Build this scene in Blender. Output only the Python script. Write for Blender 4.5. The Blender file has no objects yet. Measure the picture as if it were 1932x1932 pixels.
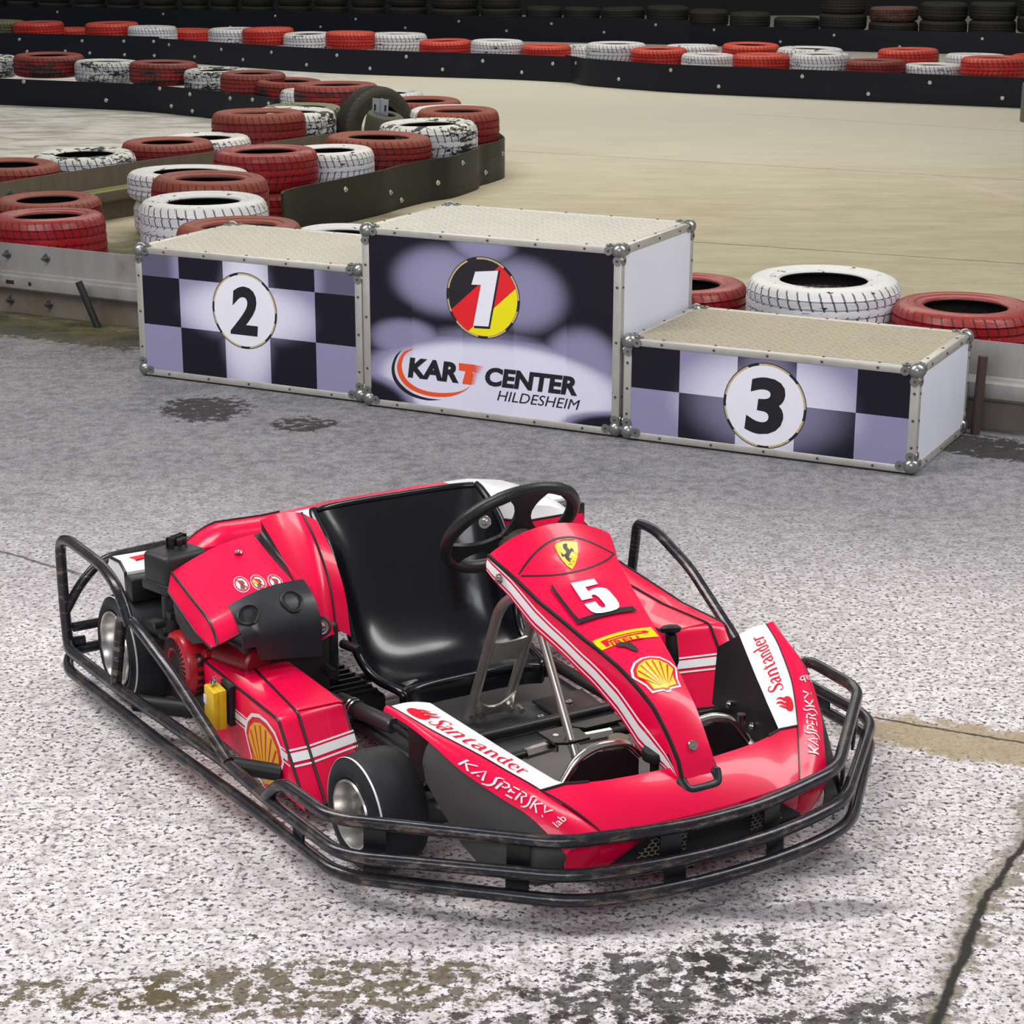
import bpy, bmesh, math, random
from mathutils import Vector, Matrix

PI = math.pi
rnd = random.Random(7)
SC = bpy.context.scene
COL = SC.collection

# ------------------------------------------------------------------ camera, light, exposure
cam_data = bpy.data.cameras.new('camera')
cam_data.sensor_width = 36.0
cam_data.lens = 3777.26 / 1932 * 36.0
cam_data.clip_end = 200
cam = bpy.data.objects.new('camera', cam_data)
COL.objects.link(cam)
cam.matrix_world = (Matrix.Translation((0, 0, 1.89765)) @ Matrix.Rotation(PI / 2 - 0.292165, 4, 'X')
                    @ Matrix.Rotation(0.0023158, 4, 'Z'))
SC.camera = cam

SC.view_settings.view_transform = 'Standard'
SC.view_settings.look = 'None'
SC.view_settings.gamma = 1.0
SC.view_settings.use_curve_mapping = False
SC.view_settings.exposure = 0.38

world = bpy.data.worlds.new('hall_daylight')
SC.world = world
world.use_nodes = True
wn = world.node_tree.nodes
wn['Background'].inputs[0].default_value = (0.93, 0.95, 1.0, 1)
wn['Background'].inputs[1].default_value = 0.22


def area(name, loc, target, sx, sy, power, color=(1, 1, 1)):
    d = bpy.data.lights.new(name, 'AREA')
    d.shape = 'RECTANGLE'
    d.size, d.size_y = sx, sy
    d.energy = power
    d.color = color
    o = bpy.data.objects.new(name, d)
    COL.objects.link(o)
    o.location = loc
    o.rotation_euler = (Vector(target) - Vector(loc)).to_track_quat('-Z', 'Y').to_euler()
    return o


# roof lights of the hall: glazed strips overhead, plus an added daylight panel behind the camera
area('skylight_strip', (-3.4, 5.0, 5.0), (-0.6, 5.0, 0), 1.3, 5.0, 250, (1.0, 0.98, 0.95))
area('skylight_strip', (4.6, 5.6, 5.0), (0.8, 5.4, 0), 1.3, 5.0, 200, (1.0, 0.98, 0.95))
area('skylight_strip', (0.0, 14.5, 5.6), (0.0, 14.5, 0), 9.0, 1.6, 250, (1.0, 0.94, 0.82))
area('skylight_strip', (0.0, 23.5, 5.6), (0.0, 23.5, 0), 12.0, 1.6, 270, (1.0, 0.96, 0.88))
area('added_daylight', (-1.0, -2.5, 4.2), (0.0, 4.5, 0.3), 5.0, 2.0, 170, (0.93, 0.95, 1.0))


# ------------------------------------------------------------------ node helpers
class G:
    def __init__(self, name):
        self.m = bpy.data.materials.new(name)
        self.m.use_nodes = True
        self.t = self.m.node_tree
        self.b = self.t.nodes['Principled BSDF']
        self._p = {}

    def n(self, kind, **kw):
        nd = self.t.nodes.new(kind)
        for k, v in kw.items():
            setattr(nd, k, v)
        return nd

    def put(self, sock, v):
        if hasattr(v, 'is_output'):
            self.t.links.new(v, sock)
        elif isinstance(v, (tuple, list)) and sock.type == 'RGBA' and len(v) == 3:
            sock.default_value = (*v, 1)
        else:
            sock.default_value = v

    def coord(self, which='Object'):
        if which not in self._p:
            self._p[which] = (self.n('ShaderNodeNewGeometry').outputs['Position'] if which == 'World'
                              else self.n('ShaderNodeTexCoord').outputs[which])
        return self._p[which]

    def xyz(self, which='Object'):
        k = 'xyz' + which
        if k not in self._p:
            s = self.n('ShaderNodeSeparateXYZ')
            self.put(s.inputs[0], self.coord(which))
            self._p[k] = s.outputs
        return self._p[k]

    def math(self, op, a, b=0.0, c=0.0, clamp=False):
        nd = self.n('ShaderNodeMath', operation=op, use_clamp=clamp)
        self.put(nd.inputs[0], a)
        self.put(nd.inputs[1], b)
        self.put(nd.inputs[2], c)
        return nd.outputs[0]

    def step(self, v, lo, hi):
        nd = self.n('ShaderNodeMapRange', interpolation_type='SMOOTHSTEP')
        self.put(nd.inputs[0], v)
        nd.inputs[1].default_value, nd.inputs[2].default_value = lo, hi
        return nd.outputs[0]

    def mix(self, f, a, b):
        nd = self.n('ShaderNodeMix', data_type='RGBA')
        self.put(nd.inputs[0], f)
        self.put(nd.inputs[6], a)
        self.put(nd.inputs[7], b)
        return nd.outputs[2]

    def noise(self, scale, detail=3.0, rough=0.55, vec=None, stretch=None, which='Object', off=None):
        nd = self.n('ShaderNodeTexNoise')
        v = vec if vec is not None else self.coord(which)
        if stretch or off is not None:
            mp = self.n('ShaderNodeMapping')
            self.put(mp.inputs[0], v)
            if stretch:
                mp.inputs['Scale'].default_value = stretch
            if off is not None:
                self.put(mp.inputs['Location'], off)
            v = mp.outputs[0]
        self.put(nd.inputs['Vector'], v)
        nd.inputs['Scale'].default_value = scale
        nd.inputs['Detail'].default_value = detail
        nd.inputs['Roughness'].default_value = rough
        return nd.outputs[0]

    def bump(self, h, strength=0.3, dist=0.01):
        nd = self.n('ShaderNodeBump')
        nd.inputs['Strength'].default_value = strength
        nd.inputs['Distance'].default_value = dist
        self.put(nd.inputs['Height'], h)
        self.put(self.b.inputs['Normal'], nd.outputs[0])

    def set(self, **kw):
        al = dict(color='Base Color', rough='Roughness', metal='Metallic', coat='Coat Weight',
                  coatr='Coat Roughness', spec='Specular IOR Level')
        for k, v in kw.items():
            self.put(self.b.inputs[al[k]], v)
        return self.m


MATS = {}


def simple(name, color, rough=0.5, metal=0.0, coat=0.0, var=0.12, scale=25.0, bump=0.0, spec=0.5):
    """a plain material with a little procedural mottling in colour and gloss"""
    g = G(name)
    f = g.noise(scale, 4)
    dark = tuple(c * (1 - var) for c in color)
    lite = tuple(min(1, c * (1 + var * 0.6)) for c in color)
    ro = g.math('MULTIPLY_ADD', f, 0.18, max(rough - 0.09, 0.02))
    g.set(color=g.mix(f, dark, lite), rough=ro, metal=metal, coat=coat, coatr=0.04, spec=spec)
    if bump:
        g.bump(g.noise(scale * 6, 3), bump, 0.004)
    MATS[name] = g.m
    return g.m


# ------------------------------------------------------------------ mesh helpers
def tag(o, label, cat, group=None, kind=None):
    o['label'] = label
    o['category'] = cat
    if group:
        o['group'] = group
    if kind:
        o['kind'] = kind
    return o


def empty(name, loc=(0, 0, 0), rz=0.0):
    o = bpy.data.objects.new(name, None)
    o.empty_display_size = 0.1
    COL.objects.link(o)
    o.location = loc
    o.rotation_euler = (0, 0, rz)
    return o


def link(name, bm, mats, parent=None, smooth=True, sharp=0.6):
    me = bpy.data.meshes.new(name)
    bm.normal_update()
    bm.to_mesh(me)
    bm.free()
    for m in (mats if isinstance(mats, (list, tuple)) else [mats]):
        me.materials.append(m)
    if smooth:
        me.polygons.foreach_set('use_smooth', [True] * len(me.polygons))
        try:
            me.set_sharp_from_angle(angle=sharp)
        except Exception:
            pass
    o = bpy.data.objects.new(name, me)
    COL.objects.link(o)
    if parent:
        o.parent = parent
    return o


def B():
    return bmesh.new()


def add_box(bm, c, s, rot=None, bevel=0.0, mi=0, seg=2):
    r = bmesh.ops.create_cube(bm, size=1.0)
    vs = r['verts']
    M = Matrix.Translation(c) @ (rot.to_4x4() if rot else Matrix.Identity(4)) @ Matrix.Diagonal((*s, 1))
    for v in vs:
        v.co = M @ v.co
    fs = list({f for v in vs for f in v.link_faces})
    for f in fs:
        f.material_index = mi
    if bevel:
        es = list({e for v in vs for e in v.link_edges})
        bmesh.ops.bevel(bm, geom=es, offset=bevel, segments=seg, affect='EDGES', profile=0.5, material=mi)
    return bm


def frame_of(d):
    d = Vector(d).normalized()
    a = Vector((0, 0, 1)) if abs(d.z) < 0.9 else Vector((1, 0, 0))
    x = d.cross(a).normalized()
    return x, d.cross(x).normalized(), d


def add_cyl(bm, p0, p1, r0, r1=None, n=20, mi=0, bev=0.0):
    """closed cylinder or cone, its ends eased by bev"""
    r1 = r0 if r1 is None else r1
    p0, p1 = Vector(p0), Vector(p1)
    L = (p1 - p0).length
    prof = [(0, 0), (r0 - bev, 0)] + ([(r0, bev)] if bev else []) + ([(r1, L - bev)] if bev else []) + [(r1 - bev, L), (0, L)]
    return add_lathe(bm, prof, p0, p1 - p0, n, mi)


def add_lathe(bm, prof, o, axis, n=32, mi=0, closed=False):
    """revolve (radius, height) pairs about an axis through o"""
    x, y, z = frame_of(axis)
    o = Vector(o)
    rings = []
    for r, h in prof:
        if r < 1e-6:
            rings.append([bm.verts.new(o + z * h)])
        else:
            rings.append([bm.verts.new(o + z * h + (x * math.cos(2 * PI * k / n) + y * math.sin(2 * PI * k / n)) * r)
                          for k in range(n)])
    prs = list(zip(rings[:-1], rings[1:])) + ([(rings[-1], rings[0])] if closed else [])
    for a, b in prs:
        for k in range(n):
            j = (k + 1) % n
            if len(a) == 1 and len(b) == 1:
                continue
            if len(a) == 1:
                f = bm.faces.new((a[0], b[j], b[k]))
            elif len(b) == 1:
                f = bm.faces.new((a[k], a[j], b[0]))
            else:
                f = bm.faces.new((a[k], a[j], b[j], b[k]))
            f.material_index = mi
    return bm


def rounded(pts, rad, seg=5, closed=False):
    """polyline with its corners turned into arcs"""
    P = [Vector(p) for p in pts]
    out = []
    n = len(P)
    for i, p in enumerate(P):
        if not closed and i in (0, n - 1):
            out.append(p)
            continue
        a, b = P[i - 1], P[(i + 1) % n]
        d0, d1 = (a - p), (b - p)
        r = min(rad, d0.length * 0.48, d1.length * 0.48)
        q0, q1 = p + d0.normalized() * r, p + d1.normalized() * r
        for k in range(seg + 1):
            t = k / seg
            out.append((q0 * (1 - t) + p * t) * (1 - t) + (p * (1 - t) + q1 * t) * t)
    return out


def add_tube(bm, pts, r, n=14, closed=False, mi=0, cap=True):
    P = [Vector(p) for p in pts]
    q = [P[0]]
    for p in P[1:]:
        if (p - q[-1]).length > 1e-5:
            q.append(p)
    P = q
    m = len(P)
    rs = [r[min(int(i * len(r) / m), len(r) - 1)] for i in range(m)] if isinstance(r, (list, tuple)) else [r] * m
    T = []
    for i in range(m):
        a = P[(i - 1) % m] if (closed or i > 0) else P[i]
        b = P[(i + 1) % m] if (closed or i < m - 1) else P[i]
        T.append((b - a).normalized())
    x, y, _ = frame_of(T[0])
    rings = []
    for i in range(m):
        if i:
            ax = T[i - 1].cross(T[i])
            if ax.length > 1e-8:
                R = Matrix.Rotation(T[i - 1].angle(T[i]), 3, ax.normalized())
                x = R @ x
            x = (x - T[i] * x.dot(T[i])).normalized()
            y = T[i].cross(x)
        rings.append([bm.verts.new(P[i] + (x * math.cos(2 * PI * k / n) + y * math.sin(2 * PI * k / n)) * rs[i])
                      for k in range(n)])
    for i in range(m if closed else m - 1):
        a, b = rings[i], rings[(i + 1) % m]
        for k in range(n):
            f = bm.faces.new((a[k], a[(k + 1) % n], b[(k + 1) % n], b[k]))
            f.material_index = mi
    if cap and not closed:
        bm.faces.new(list(reversed(rings[0]))).material_index = mi
        bm.faces.new(rings[-1]).material_index = mi
    return bm


def add_sheet(bm, rows, thick=0.0, mi=0, flip=False, mi_fn=None):
    """grid surface from rows of points, given thickness along its normals"""
    V = [[Vector(p) for p in r] for r in rows]
    nu, nv = len(V), len(V[0])
    N = []
    for i in range(nu):
        rr = []
        for j in range(nv):
            du = V[min(i + 1, nu - 1)][j] - V[max(i - 1, 0)][j]
            dv = V[i][min(j + 1, nv - 1)] - V[i][max(j - 1, 0)]
            nn = du.cross(dv)
            if nn.length < 1e-12:
                nn = Vector((0, 0, 1))
            rr.append(nn.normalized() * (-1 if flip else 1))
        N.append(rr)
    top = [[bm.verts.new(V[i][j]) for j in range(nv)] for i in range(nu)]

    def quad(a, b, c, d, m):
        try:
            f = bm.faces.new((a, b, c, d))
            f.material_index = m
        except ValueError:
            pass
    for i in range(nu - 1):
        for j in range(nv - 1):
            m = mi_fn(i, j) if mi_fn else mi
            q = (top[i][j], top[i + 1][j], top[i + 1][j + 1], top[i][j + 1])
            quad(*(reversed(q) if flip else q), m)
    if thick:
        bot = [[bm.verts.new(V[i][j] - N[i][j] * thick) for j in range(nv)] for i in range(nu)]
        for i in range(nu - 1):
            for j in range(nv - 1):
                q = (bot[i][j], bot[i][j + 1], bot[i + 1][j + 1], bot[i + 1][j])
                quad(*(reversed(q) if flip else q), mi)
        rim = [(i, 0) for i in range(nu)] + [(nu - 1, j) for j in range(1, nv)] + \
              [(i, nv - 1) for i in range(nu - 2, -1, -1)] + [(0, j) for j in range(nv - 2, 0, -1)]
        for k in range(len(rim)):
            (i, j), (p, q_) = rim[k], rim[(k + 1) % len(rim)]
            q = (top[i][j], bot[i][j], bot[p][q_], top[p][q_])
            quad(*(reversed(q) if flip else q), mi)
    return bm


def add_prism(bm, poly, h0, h1, to3, mi=0):
    """extrude a 2-D polygon between two heights; to3(u, v, h) places it"""
    a = [bm.verts.new(to3(u, v, h0)) for u, v in poly]
    b = [bm.verts.new(to3(u, v, h1)) for u, v in poly]
    n = len(poly)
    fs = [bm.faces.new(list(reversed(a))), bm.faces.new(b)]
    for k in range(n):
        fs.append(bm.faces.new((a[k], a[(k + 1) % n], b[(k + 1) % n], b[k])))
    for f in fs:
        f.material_index = mi
    bmesh.ops.recalc_face_normals(bm, faces=fs)
    return bm


def lerp(a, b, t):
    return tuple(x + (y - x) * t for x, y in zip(a, b))


def curve(pts, t):
    """point on a polyline (any dimension) at t in 0..1 by index, Catmull-Rom smoothed"""
    n = len(pts) - 1
    f = min(max(t * n, 0), n - 1e-9)
    i = int(f)
    u = f - i
    p0, p1, p2, p3 = pts[max(i - 1, 0)], pts[i], pts[i + 1], pts[min(i + 2, n)]
    return tuple(0.5 * ((2 * b) + (c - a) * u + (2 * a - 5 * b + 4 * c - d) * u * u + (3 * b - a - 3 * c + d) * u ** 3)
                 for a, b, c, d in zip(p0, p1, p2, p3))


# flat lettering ------------------------------------------------------------
def text_shape(s, bold=0.0, shear=0.0):
    """triangles of a line of lettering, normalised to a unit box"""
    cu = bpy.data.curves.new('lettering', 'FONT')
    cu.body = s
    cu.offset = bold
    cu.shear = shear
    cu.resolution_u = 4
    o = bpy.data.objects.new('lettering', cu)
    COL.objects.link(o)
    bpy.context.view_layer.update()
    me = o.evaluated_get(bpy.context.evaluated_depsgraph_get()).to_mesh()
    V = [(v.co.x, v.co.y) for v in me.vertices]
    Fs = [tuple(p.vertices) for p in me.polygons]
    o.to_mesh_clear()
    bpy.data.objects.remove(o)
    bpy.data.curves.remove(cu)
    x0, x1 = min(v[0] for v in V), max(v[0] for v in V)
    y0, y1 = min(v[1] for v in V), max(v[1] for v in V)
    return [((x - x0) / (x1 - x0), (y - y0) / (y1 - y0)) for x, y in V], Fs


def stroke_shape(strokes):
    """quads along pen strokes; a stroke is a list of (x, y, half width)"""
    V, Fs = [], []
    for st in strokes:
        pts = st
        base = len(V)
        for i, (x, y, w) in enumerate(pts):
            a, b = pts[max(i - 1, 0)], pts[min(i + 1, len(pts) - 1)]
            dx, dy = b[0] - a[0], b[1] - a[1]
            L = math.hypot(dx, dy) or 1
            V.append((x - dy / L * w, y + dx / L * w))
            V.append((x + dy / L * w, y - dx / L * w))
        for i in range(len(pts) - 1):
            k = base + 2 * i
            Fs.append((k, k + 1, k + 3, k + 2))
    return V, Fs


def poly_shape(*polys):
    V, Fs = [], []
    for p in polys:
        b = len(V)
        V += list(p)
        Fs.append(tuple(range(b, b + len(p))))
    return V, Fs


def ring_shape(cx, cy, rx, ry, ri, n=48):
    V, Fs = [], []
    for k in range(n):
        a = 2 * PI * k / n
        V += [(cx + rx * math.cos(a), cy + ry * math.sin(a)), (cx + rx * ri * math.cos(a), cy + ry * ri * math.sin(a))]
    for k in range(n):
        j = (k + 1) % n
        Fs.append((2 * k, 2 * k + 1, 2 * j + 1, 2 * j))
    return V, Fs


def disc_shape(cx, cy, rx, ry, n=40):
    return poly_shape([(cx + rx * math.cos(2 * PI * k / n), cy + ry * math.sin(2 * PI * k / n)) for k in range(n)])


def add_decal(bm, shape, to3, mi=0, cuts=0):
    """lay a flat shape on a surface; to3(u, v) returns the point just above it"""
    V, Fs = shape
    t = bmesh.new()
    vs = [t.verts.new((x, y, 0)) for x, y in V]
    for f in Fs:
        try:
            t.faces.new([vs[i] for i in f])
        except ValueError:
            pass
    t.normal_update()
    bmesh.ops.triangulate(t, faces=t.faces[:])
    if cuts:
        for _ in range(12):
            es = [e for e in t.edges if e.calc_length() > cuts]
            if not es:
                break
            bmesh.ops.subdivide_edges(t, edges=es, cuts=1)
            bmesh.ops.triangulate(t, faces=t.faces[:])
    mp = {}
    for v in t.verts:
        mp[v] = bm.verts.new(to3(v.co.x, v.co.y))
    for f in t.faces:
        nf = bm.faces.new([mp[v] for v in f.verts])
        nf.material_index = mi
    t.free()
    return bm


def smooth_poly(pts, n=6):
    out = []
    m = len(pts)
    for i in range(m):
        p0, p1, p2, p3 = pts[i - 1], pts[i], pts[(i + 1) % m], pts[(i + 2) % m]
        for k in range(n):
            u = k / n
            out.append(tuple(0.5 * ((2 * b) + (c - a) * u + (2 * a - 5 * b + 4 * c - d) * u * u + (3 * b - a - 3 * c + d) * u ** 3)
                             for a, b, c, d in zip(p0, p1, p2, p3)))
    return out

# ------------------------------------------------------------------ floor and walls
def line_mask(g, P, a, b, w, wob):
    """soft mask along the segment a-b on the ground"""
    ax, ay = a
    L = math.hypot(b[0] - ax, b[1] - ay)
    dx, dy = (b[0] - ax) / L, (b[1] - ay) / L
    x = g.math('SUBTRACT', P[0], ax)
    y = g.math('SUBTRACT', P[1], ay)
    d = g.math('ADD', g.math('MULTIPLY', x, -dy), g.math('MULTIPLY', y, dx))
    d = g.math('ABSOLUTE', g.math('ADD', d, wob))
    s = g.math('ADD', g.math('MULTIPLY', x, dx), g.math('MULTIPLY', y, dy))
    inside = g.math('MULTIPLY', g.step(s, -0.05, 0.02), g.step(s, L + 0.05, L - 0.02))
    return g.math('MULTIPLY', g.step(d, w, w * 0.35), inside)


def spot_mask(g, P, c, rx, ry, wob, rot=0.0):
    ca, sa = math.cos(rot), math.sin(rot)
    x = g.math('SUBTRACT', P[0], c[0])
    y = g.math('SUBTRACT', P[1], c[1])
    u = g.math('ADD', g.math('MULTIPLY', x, ca / rx), g.math('MULTIPLY', y, sa / rx))
    v = g.math('ADD', g.math('MULTIPLY', x, -sa / ry), g.math('MULTIPLY', y, ca / ry))
    r = g.math('ADD', g.math('MULTIPLY', u, u), g.math('MULTIPLY', v, v))
    return g.step(g.math('ADD', r, wob), 1.25, 0.5)


def floor_material():
    g = G('track_concrete')
    P = g.xyz('World')
    big = g.noise(0.7, 5, which='World')
    mid = g.noise(4.5, 6, 0.68, which='World')
    fleck = g.noise(21, 5, 0.68, which='World', off=(5, 9, 0))
    fine = g.noise(76, 4, 0.66, which='World')
    grit = g.noise(135, 3, 0.6, which='World')
    streak = g.noise(2.6, 6, 0.68, which='World', stretch=(0.7, 1.6, 1))
    wob = g.math('MULTIPLY_ADD', big, 3.2, -1.6)
    # the worn exposed-aggregate slab in front, the grey strip at the podium, the smooth slab beyond the rail
    t_grey = g.step(g.math('ADD', P[1], g.math('MULTIPLY', wob, 0.6)), 4.3, 6.9)
    beyond = g.math('ADD', P[1], g.math('MULTIPLY', P[0], 0.533))
    t_far = g.step(g.math('ADD', beyond, g.math('MULTIPLY', wob, 0.08)), 8.35, 8.75)
    near = g.mix(g.step(fleck, 0.36, 0.62), (0.50, 0.46, 0.465), (0.76, 0.725, 0.745))
    near = g.mix(g.math('MULTIPLY', g.step(grit, 0.5, 0.62), 0.5), near, (0.40, 0.35, 0.34))
    grey = g.mix(g.step(fleck, 0.34, 0.66), (0.115, 0.112, 0.124), (0.235, 0.232, 0.25))
    grey = g.mix(g.math('MULTIPLY', g.step(mid, 0.42, 0.62), 0.35), grey, (0.30, 0.295, 0.31))
    far = g.mix(g.step(streak, 0.30, 0.72), (0.38, 0.335, 0.215), (0.49, 0.44, 0.31))
    far = g.mix(g.step(g.math('ADD', P[1], g.math('MULTIPLY', wob, 1.2)), 12.5, 18.5), far, g.mix(0.7, far, (0.70, 0.67, 0.56)))
    lft = g.math('MULTIPLY', g.step(P[0], -1.2, -3.0), g.step(P[1], 12.0, 14.0))
    far = g.mix(g.math('MULTIPLY', lft, 0.75), far, g.mix(g.step(streak, 0.36, 0.60), (0.33, 0.31, 0.27), (0.74, 0.72, 0.69)))
    # pits and dark stones showing in the front slab
    den = g.math('MULTIPLY_ADD', mid, 0.10, -0.05)
    pit = g.step(g.math('ADD', fine, den), 0.525, 0.560)
    pit2 = g.step(g.math('ADD', fine, g.math('MULTIPLY', fleck, 0.45)), 0.80, 0.85)
    near = g.mix(g.math('MULTIPLY', pit, 0.72), near, (0.15, 0.105, 0.115))
    near = g.mix(g.math('MULTIPLY', pit2, 0.90), near, (0.035, 0.029, 0.036))
    near = g.mix(g.math('MULTIPLY', g.step(g.noise(70, 2, which='World', off=(3, 1, 0)), 0.62, 0.67), 0.7), near, (0.44, 0.33, 0.22))
    grey = g.mix(g.math('MULTIPLY', g.step(g.math('ADD', fine, den), 0.53, 0.62), 0.62), grey, (0.075, 0.072, 0.085))
    grey = g.mix(g.math('MULTIPLY', g.step(g.noise(24, 3, 0.6, which='World', stretch=(1, 1.5, 1), off=(2, 8, 0)), 0.70, 0.73), 0.85), grey, (0.02, 0.02, 0.025))
    grey = g.mix(g.math('MULTIPLY', g.step(grit, 0.58, 0.66), 0.6), grey, (0.52, 0.50, 0.49))
    grey = g.mix(g.math('MULTIPLY', g.step(g.noise(9, 4, 0.7, which='World', off=(7, 2, 0)), 0.56, 0.70), 0.30), grey, (0.32, 0.265, 0.19))
    far = g.mix(g.math('MULTIPLY', g.step(grit, 0.55, 0.7), 0.12), far, (0.2, 0.18, 0.13))
    far = g.mix(g.math('MULTIPLY', g.step(g.noise(6, 5, 0.7, which='World', stretch=(1, 2.2, 1)), 0.60, 0.75), 0.25), far, (0.28, 0.25, 0.18))
    col = g.mix(t_grey, near, grey)
    col = g.mix(t_far, col, far)
    w2 = g.math('MULTIPLY_ADD', mid, 1.6, -0.8)
    w3 = g.math('ADD', g.math('MULTIPLY_ADD', fine, 3.2, -1.6), g.math('MULTIPLY_ADD', fleck, 4.0, -2.0))
    ww = g.math('ADD', w2, w3)
    thin = g.math('MULTIPLY_ADD', mid, 0.06, -0.03)
    # oil and rubber stains: they fill the pits first, so light islands stay between
    sn = g.noise(27, 5, 0.66, which='World', off=(11, 4, 0))
    blk, brn = (0.022, 0.018, 0.016), (0.085, 0.062, 0.024)
    for c, rx, ry, k, rot, tint in [((-1.22, 7.72), 0.17, 0.22, 0.20, 0.2, blk), ((-0.80, 7.47), 0.12, 0.13, 0.16, 0, blk),
                                    ((-0.37, 3.27), 0.40, 0.11, 0.12, 0.05, brn), ((-0.78, 3.25), 0.24, 0.06, 0.09, 0.0, brn), ((0.25, 3.27), 0.22, 0.14, 0.13, 0.3, blk), ((0.46, 3.36), 0.12, 0.13, 0.12, 0.4, blk),
                                    ((0.50, 3.10), 0.30, 0.10, 0.12, 0.4, blk), ((0.05, 3.10), 0.6, 0.09, 0.09, 0.0, blk),
                                    ((-2.1, 9.22), 1.0, 0.20, 0.24, -0.48, blk), ((1.75, 7.15), 0.45, 0.16, 0.22, -0.48, blk), ((-1.7, 8.5), 0.8, 0.5, 0.03, -0.4, blk)]:
        s = g.math('MULTIPLY', spot_mask(g, P, c, rx, ry, g.math('MULTIPLY', ww, 0.7), rot), k)
        m = g.math('MULTIPLY', g.step(g.math('ADD', sn, s), 0.575, 0.625), g.step(s, 0.01, 0.06))
        col = g.mix(g.math('MULTIPLY', m, 0.88), col, tint)
    for c, rx, ry, k, rot in [((0.60, 3.57), 0.18, 0.045, 0.55, 0.12), ((0.45, 3.60), 0.10, 0.04, 0.5, 0.4), ((0.66, 3.78), 0.12, 0.06, 0.45, 0.2), ((0.1, 3.50), 0.5, 0.06, 0.30, 0.15)]:  # broad soft blue-grey patches on the floor along the front bumper
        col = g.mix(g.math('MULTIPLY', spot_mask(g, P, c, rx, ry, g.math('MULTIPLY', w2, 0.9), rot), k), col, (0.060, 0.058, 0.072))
    # tan repair mortar at the right and damp olive ground by the rails
    tan = spot_mask(g, P, (1.08, 4.42), 0.30, 0.115, g.math('MULTIPLY', ww, 0.6), -0.42)
    col = g.mix(g.math('MULTIPLY', tan, 0.85), col, g.mix(mid, (0.24, 0.18, 0.09), (0.37, 0.29, 0.17)))
    wide = g.math('MULTIPLY_ADD', fleck, 0.22, g.math('MULTIPLY_ADD', mid, 0.16, -0.19))
    for a, b in (((1.42, 4.56), (1.09, 3.88)), ((1.09, 3.88), (0.95, 3.61)), ((0.95, 3.61), (0.62, 2.9))):
        col = g.mix(g.math('MULTIPLY', line_mask(g, P, a, b, 0.050, wide), 0.75), col, g.mix(mid, (0.10, 0.085, 0.055), (0.24, 0.20, 0.13)))
    for c, rx, ry, k in [((-1.9, 10.6), 0.9, 1.7, 0.85), ((-0.9, 12.6), 0.7, 0.5, 0.5)]:
        col = g.mix(g.math('MULTIPLY', spot_mask(g, P, c, rx, ry, g.math('MULTIPLY', w2, 0.5)), k), col,
                    g.mix(g.step(mid, 0.4, 0.65), (0.05, 0.045, 0.018), (0.16, 0.145, 0.055)))
    # faded pink paint
    for a, b, w in [((2.25, 15.82), (3.11, 15.10), 0.09), ((3.11, 15.10), (3.55, 13.6), 0.07), ((2.25, 15.82), (3.3, 15.5), 0.05)]:
        col = g.mix(g.math('MULTIPLY', line_mask(g, P, a, b, w, thin), 0.4), col, (0.62, 0.47, 0.43))
    # slab joints and cracks
    for a, b, w, k in [((-0.6, 12.62), (4.5, 10.5), 0.012, 0.8), ((-0.5, 16.84), (5.5, 14.0), 0.012, 0.6), ((2.2, 19.8), (6.0, 17.3), 0.014, 0.5),
                       ((1.40, 4.5), (1.09, 3.88), 0.007, 0.95), ((1.09, 3.88), (0.95, 3.61), 0.012, 0.98), ((0.95, 3.61), (0.66, 2.95), 0.016, 0.98),
                       ((0.88, 4.57), (1.5, 4.27), 0.008, 0.85), ((-1.8, 6.05), (-1.30, 5.66), 0.012, 0.75)]:
        col = g.mix(g.math('MULTIPLY', line_mask(g, P, a, b, w, thin), k), col, (0.012, 0.010, 0.009))
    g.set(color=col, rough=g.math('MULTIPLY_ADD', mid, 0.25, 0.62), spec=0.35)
    h = g.math('ADD', g.math('MULTIPLY', fine, -0.7), g.math('MULTIPLY', grit, 0.3))
    g.bump(h, 0.35, 0.006)
    return g.m


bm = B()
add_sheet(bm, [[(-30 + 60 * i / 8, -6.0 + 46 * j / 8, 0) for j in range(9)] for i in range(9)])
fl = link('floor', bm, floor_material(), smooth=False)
tag(fl, 'worn grey and beige concrete floor of the indoor track', 'floor', kind='structure')

bm = B()
add_box(bm, (0, 39.0, 4.0), (60, 0.3, 8.0))
wl = link('wall_back', bm, simple('dark_wall', (0.012, 0.012, 0.016), 0.7, bump=0.2), smooth=False)
tag(wl, 'dark wall behind the stacked tyres at the back', 'wall', kind='structure')

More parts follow.
